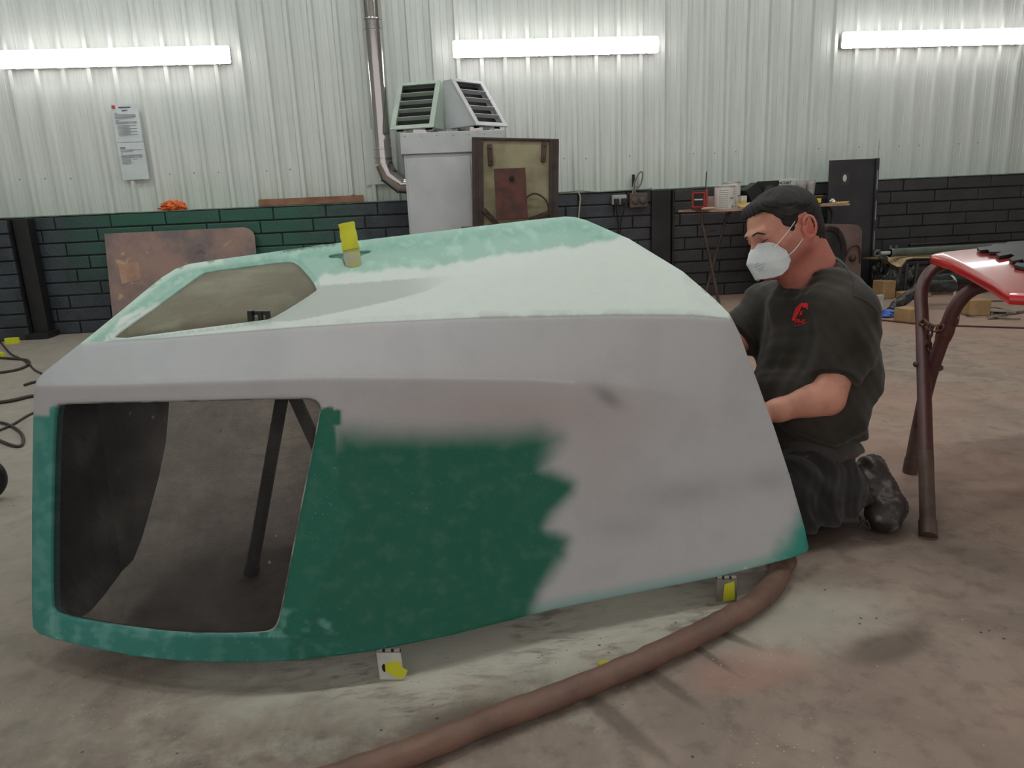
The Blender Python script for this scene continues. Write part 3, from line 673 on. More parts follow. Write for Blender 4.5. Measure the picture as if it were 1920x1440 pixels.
def hood_paint(x, y):
    n1 = nz2(x, y, 90, 1); n2 = nz2(x, y, 30, 5); n3 = nz2(x*.5, y, 14, 9)
    c = np.tile(PRIM, (len(x), 1))
    def lay(m, col): nonlocal c; m = np.clip(m, 0, 1)[:, None]; c = c*(1-m)+col*m
    ya, yb_ = yA(x), yB(x)
    lay(sm(n1, .0, .5)*.25, PRIM2)
    # blue-grey primer at the left, warmer where spray passed on the right
    lay(sm(x, 800, 100)*.35*(y < yb_), np.array(lin((176, 186, 192))))
    lay(np.exp(-((x-960)/260)**2-((y-775)/60)**2)*.6, np.array(lin((170, 152, 148))))
    lay(np.exp(-((x-1130)/60)**2-((y-860)/110)**2)*.4, np.array(lin((172, 158, 152))))
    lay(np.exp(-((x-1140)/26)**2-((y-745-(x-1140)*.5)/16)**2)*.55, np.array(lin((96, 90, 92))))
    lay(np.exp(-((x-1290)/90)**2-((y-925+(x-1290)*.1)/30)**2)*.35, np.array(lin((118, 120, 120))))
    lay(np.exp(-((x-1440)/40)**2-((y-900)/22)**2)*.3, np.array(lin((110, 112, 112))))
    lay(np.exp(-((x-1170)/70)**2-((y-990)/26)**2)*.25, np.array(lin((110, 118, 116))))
    # green showing on the upright face
    G = [(636, 806), (700, 812), (800, 815), (900, 812), (1010, 806), (1046, 822), (1030, 850), (1016, 880), (1078, 905), (1076, 925), (1044, 960), (1026, 990), (1066, 1010), (1060, 1040), (1010, 1110), (985, 1200), (400, 1300), (0, 1300), (0, 1194), (400, 1200), (520, 1195), (580, 900)]
    d = sdist(G, x, y)+n1*(4+4*sm(y, 830, 900))+n2*1.5
    soft = 36-17*sm(y, 830, 900)
    lay(sm(d, soft, -soft), GREEN)
    lay(sm(sdist([(596, 772), (604, 768), (616, 762), (624, 764), (626, 768), (640, 768), (640, 797), (628, 798), (632, 880), (636, 930), (660, 950), (640, 1010), (560, 1200), (480, 1200), (500, 1100)], x, y), 2, -2), np.array(lin((20, 104, 83))))
    lay(sm(sdist([(0, 776), (92, 780), (93, 765), (108, 758), (110, 1150), (540, 1195), (540, 1300), (0, 1300)], x, y), 3, -3), np.array(lin((62, 138, 128))))
    lay((y > yb_)*sm(n2+n3*.5, -.1, .6)*.04, np.array(lin((150, 150, 146)))); m = (x < 640)*(y > 1140)*sm(n2+.5*n3, -.1, .5)*.45+(x < 100)*(y > 780)*sm(n2, -.2, .4)*.3; lay(m, np.array(lin((120, 178, 170))))
    lay(((x < 760)*(y > 1195))*sm(x, 150, 500)*.75, np.array(lin((24, 100, 84))))
    m = sm(y-f_boty(x), -26, -2)*(x > 1000)*.55; lay(m, TEAL)
    lay(sm((x-1516)+(y-1026)*.55+n2*8, -78, -20)*(y > 900), np.array(lin((52, 140, 124))))
    lay((sm(n2+n3*.6, .35, .7))*.05*(x < 1080)*(y > 820), np.array(lin((120, 170, 158))))
    # top: sanded white-green primer
    top = ((y < ya-1) & (x > 150))
    lay(top*1.0, np.array(lin((208, 215, 209))))
    lay(top*sm(n3, .0, .6)*.25, np.array(lin((194, 206, 199))))
    TB_ = interp([(150, 700), (230, 590), (330, 560), (560, 560), (600, 518), (640, 512), (700, 508), (760, 500), (800, 504), (870, 488), (940, 478), (1000, 470), (1080, 460), (1160, 446), (1250, 420)])
    d = y-TB_(x)+n3*4+n2*5
    tm = top*sm(d, 4, -3)*(x < 1190); lay(tm*.92, np.array(lin((142, 182, 168))))
    lay(tm*np.exp(-((y-yF(x)-18)/12)**2)*.5*sm(n2, -.5, .2), np.array(lin((86, 152, 134))))
    lay(tm*sm(n2+n3*.5, .1, .6)*.5, np.array(lin((178, 212, 196))))
    lay(top*(x < 600)*sm(np.abs(sdist(WU, x, y)-4), 6, 0)*.5, np.array(lin((90, 142, 126))))
    lay(top*(x < 420)*(x > 150)*sm(y-yF(x), 14, 4)*.7, np.array(lin((196, 214, 200))))
    fac = top*(x > 500)*(x < 870)*(y > yC(x))*(y < yD(x)+2); lay(fac*.85*sm(x, 868, 740), np.array(lin((172, 178, 172))))  # scooped facet toned greyer: its shade is put into the paint
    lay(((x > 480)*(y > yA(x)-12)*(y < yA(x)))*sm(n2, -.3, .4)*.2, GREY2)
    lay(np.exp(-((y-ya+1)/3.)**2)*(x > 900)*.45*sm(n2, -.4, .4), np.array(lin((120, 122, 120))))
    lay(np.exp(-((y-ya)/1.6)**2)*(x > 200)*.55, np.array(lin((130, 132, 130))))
    # paler line along the chamfer's lower crease
    lay(np.exp(-((y-yb_)/3.)**2)*(x < 1080)*.25, np.array(lin((226, 226, 226))))
    return np.clip(c, 0, 1)
def hood_mat():
    t = NT('sanded_primer'); a = t.n('Attribute', attribute_name='paint').outputs['Color']; p = t.pos()
    sp = t.n('TexVoronoi', {'Vector': p, 'Scale': 70.0}).outputs[0]
    col = t.mix(t.math('MULTIPLY', t.step(sp, .09, .04), t.step(t.noise(p, 5, 3), .5, .6)), a, lin((170, 176, 170)))
    col = t.mix(t.math('MULTIPLY', t.step(t.noise(p, 160, 3, .7), .5, .8), .12), col, lin((120, 120, 120)))
    r = t.math('ADD', .5, t.math('MULTIPLY', t.noise(p, 8, 5), .15))
    return t.finish(t.n('BsdfPrincipled', {'Base Color': col, 'Roughness': r, 'Specular IOR Level': .35, 'Normal': t.bump(t.noise(p, 220, 3), .08, .003)}).outputs[0])
m_hood = hood_mat()
outline = arclen_resample(BOT, 7)[:-1]+arclen_resample(RIGHT, 7)[:-1]+arclen_resample(FAR, 7)[::-1][:-1]+arclen_resample(LEFT, 7)[::-1][:-1]
holes = [arclen_resample(h+[h[0]], 5)[:-1] for h in (WL, WU, SLT)]
V2, E2 = [], []
def loop2(pts):
    s = len(V2); V2.extend(pts); n = len(pts); E2.extend([(s+i, s+(i+1) % n) for i in range(n)]); return list(range(s, s+n))
loops = [loop2(outline)]+[loop2(h) for h in holes]
step = 4.4; gx, gy = np.meshgrid(np.arange(60, 1520, step), np.arange(404, 1244, step)); gy = gy+np.where((np.arange(gx.shape[1]) % 2)[None, :] == 1, step/2, 0)
gx, gy = gx.ravel(), gy.ravel()
keep = sdist(outline, gx, gy) < -4
for h in holes: keep &= sdist(h, gx, gy) > 3.5
V2.extend(zip(gx[keep], gy[keep]))
for fn_, x0_, x1_, offs_ in ((yA, 172, 1366, (-4, -2, 0, 2, 4)), (yB, 72, 1080, (0,)), (yC, 604, 1290, (-2, 2)), (yD, 520, 850, (0, 3))):
    for o_ in offs_:
        xs_ = np.arange(x0_, x1_, 6.0); ys_ = fn_(xs_)+o_
        k_ = sdist(outline[::3], xs_, ys_) < -5
        for h in holes: k_ &= sdist(h, xs_, ys_) > 4
        i0 = None
        for a_, b_, q_ in zip(xs_, ys_, k_):
            if q_:
                V2.append((a_, b_))
                if i0 is not None: E2.append((i0, len(V2)-1))
                i0 = len(V2)-1
            else: i0 = None
r = delaunay_2d_cdt([Vector(v) for v in V2], E2, [], 0, 1e-4)
P2 = np.array([tuple(v) for v in r[0]]); TR = [tuple(f) for f in r[2]]
cent = np.array([P2[list(f)].mean(0) for f in TR])
ok = inside(outline, cent[:, 0], cent[:, 1])
for h in holes: ok &= ~inside(h, cent[:, 0], cent[:, 1])
TR = [f for f, k in zip(TR, ok) if k]
iz = invs(P2[:, 0], P2[:, 1])
cFn, cRn, cUn = np.array(cF), np.array(cR), np.array(cU)
def unproj(x, y, d):
    x, y, d = np.asarray(x, float)[:, None], np.asarray(y, float)[:, None], np.asarray(d, float)[:, None]
    return np.array(cO)[None]+d*(cFn+cRn*((x-960)/FPX)-cUn*((y-720)/FPX))
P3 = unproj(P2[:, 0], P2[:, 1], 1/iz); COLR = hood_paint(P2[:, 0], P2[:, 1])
hood = empty('engine_hood', tuple(PZ(800, 1130, 0)), 'large green fibreglass engine hood half covered in grey primer in the middle', 'hood')
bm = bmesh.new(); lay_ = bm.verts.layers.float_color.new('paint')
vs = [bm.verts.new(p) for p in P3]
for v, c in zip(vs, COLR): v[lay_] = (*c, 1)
for f in TR:
    try: bm.faces.new([vs[i] for i in f])
    except ValueError: pass
bmesh.ops.recalc_face_normals(bm, faces=bm.faces)
# make normals face the camera
fsum = sum((f.normal.dot(cO-f.calc_center_median()) > 0) for f in bm.faces)
if fsum < len(bm.faces)/2: bmesh.ops.reverse_faces(bm, faces=bm.faces)
for v in [v for v in bm.verts if not v.link_faces]: bm.verts.remove(v)
bm.normal_update()
def rim(bm, offs):
    """continue every open edge as a rolled lip: offs = list of (outward, inward-normal) steps per ring"""
    be = [e for e in bm.edges if len(e.link_faces) == 1]
    nb = {}
    for e in be:
        for v in e.verts: nb.setdefault(v, []).append(e)
    base = {}
    for v, es in nb.items():
        o_ = Vector()
        for e in es:
            f = e.link_faces[0]; a, b = e.verts; d = (b.co-a.co).normalized(); o = d.cross(f.normal)
            if o.dot((a.co+b.co)/2-f.calc_center_median()) < 0: o = -o
            o_ += o
        n_ = Vector()
        for f in v.link_faces: n_ += f.normal
        base[v] = (v.co.copy(), o_.normalized() if o_.length > 1e-9 else Vector(), n_.normalized())
    for _ in range(10):
        nw = {}
        for v, es in nb.items():
            o_, n_ = base[v][1]*2, base[v][2]*2
            for e in es:
                q = e.other_vert(v); o_ = o_+base[q][1]; n_ = n_+base[q][2]
            nw[v] = (base[v][0], o_.normalized(), n_.normalized())
        base = nw
    cur = {v: v for v in nb}; edges = [(e.verts[0], e.verts[1], e) for e in be]
    for (oo, nn) in offs:
        new = {}
        for v in nb:
            c, o_, n_ = base[v]; w_ = bm.verts.new(c+o_*oo-n_*nn); w_[lay_] = v[lay_]; new[v] = w_
        for a, b, e in edges:
            try: bm.faces.new((cur[a], cur[b], new[b], new[a]))
            except ValueError: pass
        cur = new
rim(bm, [(.0022, .0012), (.0030, .0045), (.0022, .012), (-.001, .026)])
bmesh.ops.recalc_face_normals(bm, faces=bm.faces)
if sum((f.normal.dot(cO-f.calc_center_median()) > 0) for f in bm.faces) < len(bm.faces)/2: bmesh.ops.reverse_faces(bm, faces=bm.faces)
for f in bm.faces: f.smooth = True
me = bpy.data.meshes.new('shell'); bm.to_mesh(me); bm.free(); me.materials.append(m_hood)
shell = bpy.data.objects.new('shell', me); COL.objects.link(shell); shell.parent = hood; shell.matrix_parent_inverse = world_of(hood).inverted()
so = shell.modifiers.new('thick', 'SOLIDIFY'); so.thickness = .0022; so.offset = -1
# raw inner end panel and turned-down flanges
m_inner = mat('bare_fibreglass', (62, 56, 56), (44, 42, 44), 5, .8, bump=.3)
def patch(name, pts, m, parent, thick=.005):
    """pts: ordered outline of (px, py, depth); filled, given thickness"""
    p3 = [P(*q_) for q_ in pts]; bm = bmesh.new(); v_ = [bm.verts.new(p) for p in p3]; f = bm.faces.new(v_)
    bmesh.ops.triangulate(bm, faces=[f]); n = Vector()
    for f in bm.faces: n += f.normal*f.calc_area()
    n.normalize()
    r_ = bmesh.ops.extrude_face_region(bm, geom=list(bm.faces)); bmesh.ops.translate(bm, vec=n*thick, verts=[g for g in r_['geom'] if isinstance(g, bmesh.types.BMVert)])
    return obj(name, bm, m, parent)
patch('end_panel', [(72, 1180, depth_at(72, 1180)+.012), (66, 960, depth_at(66, 960)+.012), (70, 728, depth_at(70, 728)+.014), (90, 704, depth_at(90, 704)+.02), (165, 645, depth_at(165, 645)+.02), (245, 578, 2.09), (334, 508, 2.44),
                    (326, 640, 2.46), (317, 760, 2.42), (311, 830, 2.36), (299, 890, 2.28), (283, 950, 2.2), (266, 1010, 2.1), (250, 1050, 2.03), (228, 1072, 1.97), (200, 1110, 1.88), (170, 1146, 1.8), (120, 1180, depth_at(120, 1180)+.02)], m_inner, hood)
fl = [(338, 506), (420, 488), (640, 458), (850, 433), (1000, 415), (1062, 409)]
bmf = bmesh.new(); A_ = [P(x, y, fd(x)-.008) for x, y in fl]; vv = [[bmf.verts.new(a+Vector((0, 0, -k*.03))) for k in range(3)] for a in A_]
for a, b in zip(vv, vv[1:]):
    for k in range(2): bmf.faces.new((a[k], b[k], b[k+1], a[k+1]))
obj('rear_flange', bmf, m_inner, hood)
# mesh screens
def screen_mat(name, col, dust, fac=.50, sc=1.0):
    t = NT(name); p = t.n('NewGeometry').outputs['Position']
    sx = t.n('SeparateXYZ', {0: p})
    u = t.math('MULTIPLY', t.math('ADD', sx.outputs[0], t.math('MULTIPLY', sx.outputs[1], .35)), 2*math.pi/.0040*sc)
    v = t.math('MULTIPLY', t.math('ADD', sx.outputs[2], t.math('MULTIPLY', sx.outputs[1], .5)), 2*math.pi/.0040*sc)
    g = t.math('MULTIPLY', t.math('SINE', u), t.math('SINE', v))
    holes_ = t.math('MULTIPLY', t.step(g, -.12, .12), 1.0)
    open_ = t.math('ADD', fac-.26, t.math('MULTIPLY', holes_, .50))
    d = t.noise(p, 3.2, 6, .65); sp = t.math('MULTIPLY', t.step(t.n('TexVoronoi', {'Vector': p, 'Scale': 26.0}).outputs[0], .16, .05), t.step(t.noise(p, 4, 2), .5, .62))
    open_ = t.math('MULTIPLY', open_, t.math('SUBTRACT', 1.0, t.math('MULTIPLY', t.step(d, .35, .8), .45)))
    open_ = t.math('MULTIPLY', open_, t.math('SUBTRACT', 1.0, t.math('MULTIPLY', sp, .8)))
    base = t.mix(t.math('MAXIMUM', t.math('MULTIPLY', t.step(d, .4, .75), .55), sp), lin(col), lin(dust))
    b = t.n('BsdfPrincipled', {'Base Color': base, 'Roughness': .75, 'Metallic': 0.0})
    tr = t.n('BsdfTransparent')
    ms = t.n('MixShader', {0: open_, 1: b.outputs[0], 2: tr.outputs[0]})
    return t.finish(ms.outputs[0])
def screen(name, poly, m, back, grow=6, label=None):
    pts = arclen_resample(poly+[poly[0]], 10)[:-1]; x = np.array([p[0] for p in pts]); y = np.array([p[1] for p in pts])
    cx, cy = x.mean(), y.mean(); x = cx+(x-cx)*(1+grow/300); y = cy+(y-cy)*(1+grow/300)
    V = list(zip(x, y)); n = len(V); E_ = [(i, (i+1) % n) for i in range(n)]
    g1, g2 = np.meshgrid(np.arange(min(x), max(x), 25), np.arange(min(y), max(y), 25)); g1, g2 = g1.ravel(), g2.ravel(); k = sdist(V, g1, g2) < -8
    V2_ = V+list(zip(g1[k], g2[k]))
    r = delaunay_2d_cdt([Vector(v) for v in V2_], E_, [], 1, 1e-4); q_ = np.array([tuple(v) for v in r[0]])
    # lie a little behind the skin around the opening
    d = 1/invs(q_[:, 0], q_[:, 1])+back
    p3 = unproj(q_[:, 0], q_[:, 1], d)
    o = mesh_obj(name, p3, [tuple(f) for f in r[2]], m, hood)
    s = o.modifiers.new('thick', 'SOLIDIFY'); s.thickness = .0008
    if label: tag(o, label)
    return o
s_low = screen('mesh_screen', WIN_LOW, screen_mat('dusty_mesh', (34, 33, 36), (120, 112, 106), .68), .014, 8, 'large dark dusty see-through mesh screen in the upright face')
s_up = screen('mesh_screen', WIN_UP, screen_mat('olive_mesh', (118, 112, 92), (158, 154, 134), .18), .022, 7, 'smaller olive mesh screen in the sloping top')
# grey dusty bead round the lower screen
loopp = arclen_resample(round_poly(WIN_LOW, 2, True)+[round_poly(WIN_LOW, 2, True)[0]], 12)[:-1]
cx, cy = 340, 960
pts = [P(cx+(x-cx)*.992, cy+(y-cy)*.992, depth_at(x, y)+.007) for x, y in loopp]
obj('screen_bead', TB(pts, .0035, 8, closed=True), mat('dusty_bead', (92, 96, 92), (160, 164, 156), 12, .8, bump=.4, world=True, lo=.4, hi=.6), hood, smooth=True)
# latch catch at the upper screen, folded lip
a = P(489, 597, depth_at(489, 597)-.004)
bm = bmesh.new(); Mx = frame(a, cR, (0, 0, 1)); box(bm, (-.030, -.01, -.006), (-.018, .012, .02), Mx, .002); box(bm, (-.018, 0, .008), (.022, .012, .018), Mx, .002); box(bm, (-.006, -.004, -.008), (.004, .01, .016), Mx, .001); box(bm, (.012, -.004, -.004), (.022, .01, .012), Mx, .001)
obj('catch', bm, m_blk, hood)
# latch slot tray under the T-shaped cut-out
m_slot = mat('slot_green', (70, 128, 110), (52, 104, 88), 20, .6)
screen('slot_tray', SLT, m_slot, .035, 20)
# hinge plates under the lower edge, each with yellow masking tape
m_yel = mat('yellow_tape', (214, 212, 48), (186, 184, 40), 9, .55, bump=.2); m_hinge = mat('hinge_zinc', (150, 146, 140), (116, 110, 104), 14, .45, .5); m_white = mat('white_card', (206, 206, 200), (180, 178, 172), 9, .7)
def hinge(x0, y0, x1, y1, xw_, mm, tape, lab):
    top = P(x0, y0, depth(PZ(x0, y0, HB))+.004); bot = PZ(x1, y1, .003); ax = (bot-top); wv = cR*xw_; nrm = ax.cross(wv).normalized()
    if nrm.dot(cF) > 0: nrm = -nrm
    def pt(u, v, h=0): return top+ax*v+wv*u+nrm*h
    bm = bmesh.new(); v8 = [bm.verts.new(pt(u, v, h)) for u in (0, 1) for v in (.12, 1) for h in (0, .003)]
    for q_ in ((0, 1, 3, 2), (4, 6, 7, 5), (0, 4, 5, 1), (2, 3, 7, 6), (0, 2, 6, 4), (1, 5, 7, 3)): bm.faces.new([v8[i] for i in q_])
    o = obj('hinge_plate', bm, mm, hood)
    for k in range(3):
        a, b = (.02+.36*k, .02+.36*k+.24); obj('knuckle', TB([pt(a, .06), pt(b, .06)], .005, 10), m_hinge, o, smooth=True)
    obj('hinge_pin', TB([pt(-.02, .06), pt(1.02, .06)], .0028, 8), m_dark, o)
    bm = bmesh.new(); A_ = [bm.verts.new(pt(u, v, .005)) for u, v in tape]; B_ = [bm.verts.new(pt(u, v, .0032)) for u, v in tape]; n = len(tape)
    bm.faces.new(A_); bm.faces.new(B_[::-1])
    for i in range(n): bm.faces.new((A_[i], A_[(i+1) % n], B_[(i+1) % n], B_[i]))
    tag(obj('masking_tape', bm, m_yel, o), 'yellow masking tape')
    if mm is m_white:
        bm = bmesh.new(); lathe(bm, [(.5, 0), (.5, 1)], Matrix(((wv.x*.09*2, ax.x*.13*2, nrm.x*.0036, pt(.24, .62).x), (wv.y*.18, ax.y*.26, nrm.y*.0036, pt(.24, .62).y), (wv.z*.18, ax.z*.26, nrm.z*.0036, pt(.24, .62).z), (0, 0, 0, 1))), 16)
        obj('plate_slot', bm, m_dark, o)
hinge(705, 1216, 713, 1273, .052, m_white, [(.30, .50), (.62, .38), (.95, .42), (.98, .60), (1.2, .70), (1.05, .92), (.7, .95), (.45, .80), (.28, .72)], None)
hinge(1343, 1080, 1343, 1127, .050, m_hinge, [(.38, .30), (.86, .18), (.90, .82), (.86, .92), (.30, .98)], None)
# wooden stir stick standing in the latch slot with its end wrapped in yellow tape
a, b = P(664, 503, depth_at(664, 500)+.03), P(650, 420, depth_at(664, 500)+.06)
st = hood
Mh = frame(a, (b-a), -cF)
Ls = (b-a).length; hw_ = .026
def strip(x0, x1, w0, w1, th, name, m, par):
    bm = bmesh.new(); N = 6; R_ = []
    for i in range(N+1):
        s = i/N; x = x0+(x1-x0)*s; w_ = w0+(w1-w0)*s+.0012*math.sin(i*2.3)
        R_.append([bm.verts.new(Mh @ Vector((x, y, z))) for y, z in ((-w_, -th), (w_, -th), (w_, th), (w_*.3, th+.003), (-w_, th))])
    for A_, B_ in zip(R_, R_[1:]):
        for k in range(5): bm.faces.new((A_[k], A_[(k+1) % 5], B_[(k+1) % 5], B_[k]))
    bm.faces.new(R_[0]); bm.faces.new(R_[-1][::-1]); return obj(name, bm, m, par)
st = tag(strip(-.03, Ls*.72, hw_, hw_*.86, .005, 'latch_handle', mat('dusty_bar', (178, 176, 160), (196, 190, 90), 16, .6), st), 'upright grey latch handle with its end wrapped in yellow tape')
strip(Ls*.40, Ls*1.0, hw_*.96, hw_*.90, .0085, 'tape_wrap', m_yel, st)
from mathutils.bvhtree import BVHTree
# ================================================================== the kneeling man
def A3(v): return np.array(v, float)
sh_n, sh_f = P(1590, 594, 2.15), P(1444, 574, 2.43)
ax_s = (sh_n-sh_f); ax_s.z *= .3; ax_s.normalize(); ax_u = Vector((.04, 0, 1)).normalized(); ax_f = ax_s.cross(Vector((0, 0, 1))).normalized()
if ax_f.x > 0: ax_f = -ax_f
ax_u = (ax_u-ax_u.dot(ax_s)*ax_s).normalized()
RB = np.array([list(ax_s), list(ax_f), list(ax_u)]).T
# head frame
HS = 1.06; HC_ = P(1468, 430, 2.24); _y, _p = math.radians(12), math.radians(15)
h_f0 = -cR*math.cos(_y)-cF*math.sin(_y); h_l = (-cF*math.cos(_y)+cR*math.sin(_y)).normalized()
h_f = (h_f0*math.cos(_p)-cU*math.sin(_p)).normalized(); h_u = h_f.cross(h_l).normalized()
RH = np.array([list(h_f), list(h_l), list(h_u)]).T
MH = Matrix(((h_f.x, h_l.x, h_u.x, HC_.x), (h_f.y, h_l.y, h_u.y, HC_.y), (h_f.z, h_l.z, h_u.z, HC_.z), (0, 0, 0, 1))) @ Matrix.Diagonal((HS, HS, HS, 1))
def HL(x, y, z): return MH @ Vector((x, y, z))
def hpx(px, py, y=0.0):
    """head-local x, z of what is seen at a pixel with side offset y"""
    d_ = 2.24-y*HS*math.cos(_y); k = FPX/d_/1.0
    dx, dy = (1468-px)/k/HS, (430-py)/k/HS
    hx = (dx+y*math.sin(_y))/math.cos(_y)
    return (hx*math.cos(_p)-dy*math.sin(_p)*-1*-1 if False else hx*math.cos(_p)-dy*math.sin(_p), hx*math.sin(_p)+dy*math.cos(_p))
def skin_mat():
    t = NT('skin'); a = t.n('Attribute', attribute_name='paint').outputs['Color']; p = t.pos()
    c = t.mix(t.math('MULTIPLY', t.step(t.noise(p, 28, 5), .4, .75), .35), a, lin((168, 92, 80)))
    b = t.n('BsdfPrincipled', {'Base Color': c, 'Roughness': .5, 'Subsurface Weight': .12, 'Subsurface Radius': (.01, .004, .002), 'Subsurface Scale': .5, 'Normal': t.bump(t.noise(p, 240, 3), .12, .002)})
    return t.finish(b.outputs[0])
def cloth(name, c1, c2, sc=9, weave=500, dust=None, dth=(.62, .72)):
    t = NT(name); p = t.pos(); nz = t.noise(p, sc, 6, .6)
    base = t.mix(t.step(nz, .35, .7), lin(c1), lin(c2))
    if dust: base = t.mix(t.math('MULTIPLY', t.step(t.noise(p, 13, 7, .72), *dth), .8), base, lin(dust))
    b = t.n('BsdfPrincipled', {'Base Color': base, 'Roughness': .9, 'Sheen Weight': .15, 'Normal': t.bump(t.noise(p, weave, 3), .25, .002)})
    return t.finish(b.outputs[0])
m_skin = skin_mat(); m_shirt = cloth('dark_brown_cotton', (50, 43, 35), (37, 32, 26)); m_under = cloth('dusty_undershirt', (70, 63, 59), (50, 45, 42), dust=(150, 142, 140))
m_trou = cloth('black_work_trousers', (44, 38, 39), (29, 25, 27), dust=(120, 108, 108), dth=(.58, .74)); m_hair = mat('dark_hair', (32, 24, 21), (20, 15, 14), 60, .7, bump=.5)
m_boot = mat('dusty_black_leather', (54, 47, 43), (134, 128, 128), 13, .42, bump=.3, world=True, lo=.50, hi=.68); m_mask = mat('white_mask_fabric', (226, 230, 232), (214, 219, 222), 14, .85, bump=.15)
person = empty('person', tuple(PZ(1560, 985, 0)), 'man in brown t-shirt and white face mask kneeling at the right end of the hood', 'person')
el_n, wr_n = P(1550, 746, 2.10), P(1428, 776, 2.13)
el_f, wr_f = P(1364, 655, 2.37), P(1290, 740, 2.30)
def hand(F, wr, direc, palm_n):
    """palm, four bent fingers and a thumb; direc = along the hand, palm_n = out of the palm"""
    d = Vector(direc).normalized(); n = Vector(palm_n); n = (n-n.dot(d)*d).normalized(); s = d.cross(n)
    def q(a, b, c): return A3(Vector(wr)+d*a+s*b+n*c)
    for b in (-.028, -.010, .010, .028): F.cap(q(.0, b*.6, 0), q(.088, b, 0), .019, .0155, .012)
    for b, L_ in ((-.031, .070), (-.0105, .079), (.0105, .074), (.031, .058)):
        p0, p1, p2, p3 = q(.086, b, 0), q(.086+L_*.42, b*1.12, .010), q(.086+L_*.72, b*1.12, .030), q(.086+L_*.86, b*1.1, .052)
        F.chain([p0, p1, p2, p3], [.0105, .0098, .0090, .0080], .003)
    F.chain([q(.022, -.030, .008), q(.052, -.058, .022), q(.084, -.062, .038), q(.104, -.052, .048)], [.017, .0125, .011, .0092], .006)
def build_body():
    lo = np.minimum.reduce([A3(wr_f)-.22, A3(P(1440, 900, 2.1))-.1]); pts_all = [A3(v) for v in (sh_n, sh_f, el_n, el_f, wr_n, wr_f, HC_, P(1660, 700, 2.2))]
    hi = np.maximum.reduce(pts_all)+.16; lo = np.minimum.reduce(pts_all)-.16; lo[2] = P(1540, 905, 2.25).z
    F = Field(lo, hi, .0036)
    def e(c, r, k=.02, op='add'): F.ell(A3(HL(*c)), np.array(r)*HS, RH, k*HS, op)
    def c(a, b, ra, rb, k=.015, op='add'): F.cap(A3(HL(*a)), A3(HL(*b)), ra*HS, rb*HS, k*HS, op)
    e((-.010, 0, .030), (.098, .0765, .083)); e((.020, 0, .02), (.074, .069, .072)); e((.030, 0, -.035), (.060, .060, .078), .03)
    for s in (-1, 1):
        c((-.012, s*.058, -.055), (.062, s*.022, -.100), .022, .017, .03)        # jaw
        c((.048, s*.048, -.040), (.030, s*.062, -.030), .017, .012, .02)           # cheekbone
        c((.086, s*.042, .006), (.094, s*.010, .003), .010, .011, .012)            # brow
        e((.098, s*.034, -.017), (.016, .018, .011), .012, 'sub')
        e((.074, s*.034, -.016), (.0150, .0145, .0135), .003)
        e((.077, s*.034, -.011), (.0150, .0155, .0085), .004)                     # lowered lid
        # ear: rim, hollow, lobe
        Re = RH @ np.array(Matrix.Rotation(s*.38, 3, 'Z') @ Matrix.Rotation(-.16, 3, 'Y'))
        F.ell(A3(HL(-.022, s*.079, -.018)), np.array((.0195, .0080, .031))*HS, Re, .006)
        F.ell(A3(HL(-.019, s*.0885, -.012)), np.array((.0125, .0085, .021))*HS, Re, .003, 'sub')
        hx_ = [A3(HL(-.021-.0185*math.sin(t_)-.004*math.cos(t_), s*(.0865+.006*max(0, math.sin(t_))), -.016+.0305*math.cos(t_))) for t_ in np.linspace(-1.0, 2.9, 12)]
        F.chain(hx_, [.0036]*12, .0035)
        F.cap(A3(HL(-.023, s*.088, .004)), A3(HL(-.012, s*.086, -.020)), .0035, .0035, .003)
        F.ell(A3(HL(-.010, s*.080, -.020)), np.array((.006, .006, .009))*HS, RH, .004)
        F.ell(A3(HL(-.016, s*.080, -.045)), np.array((.010, .006, .011))*HS, RH, .005)
    c((.092, 0, -.006), (.104, 0, -.045), .0085, .0115, .012); e((.098, 0, -.050), (.012, .016, .010), .008)
    e((.088, 0, -.082), (.014, .024, .012), .012); e((.089, 0, -.0825), (.012, .022, .002), .003, 'sub')
    e((.080, 0, -.108), (.022, .026, .021), .02)
    nb = P(1532, 534, 2.31)
    F.cap(A3(HL(-.030, 0, -.035)), A3(nb), .066, .068, .035); F.cap(A3(HL(-.052, 0, -.02)), A3(P(1538, 512, 2.33)), .050, .058, .03)
    F.cap(A3(HL(.03, 0, -.085)), A3(P(1500, 530, 2.28)), .035, .05, .04)
    # trunk (under the shirt)
    F.cap(A3(nb), A3(sh_n), .05, .05, .03); F.cap(A3(nb), A3(sh_f), .05, .05, .03)
    F.ell(A3(P(1522, 650, 2.29)), (.165, .105, .16), RB, .03); F.ell(A3(P(1510, 765, 2.27)), (.145, .12, .14), RB, .05); F.ell(A3(P(1520, 850, 2.27)), (.13, .10, .09), RB, .05)
    # arms
    F.chain([A3(sh_n), A3(P(1574, 670, 2.135)), A3(el_n)], [.058, .052, .050], .015)
    F.chain([A3(el_n), A3(P(1520, 752, 2.10)), A3(P(1460, 769, 2.12)), A3(wr_n)], [.043, .042, .031, .026], .02)
    F.chain([A3(sh_f), A3((sh_f+el_f)/2), A3(el_f)], [.058, .052, .044], .03); F.chain([A3(el_f), A3(el_f*.6+wr_f*.4), A3(wr_f)], [.044, .045, .028], .02)
    hand(F, wr_n, -cR*1-cU*.12-cF*.1, -cU*.9+cF*.3); hand(F, wr_f, (wr_f-el_f)*1.0, cF*.2-cU)
    F.cut(A3(P(1540, 880, 2.25)), (0, 0, -1), .01)
    return F.mesh()
pts, fcs = build_body()
loc = (pts-np.array(HC_)) @ RH / HS
col = np.tile(np.array(lin((212, 150, 128))), (len(pts), 1))
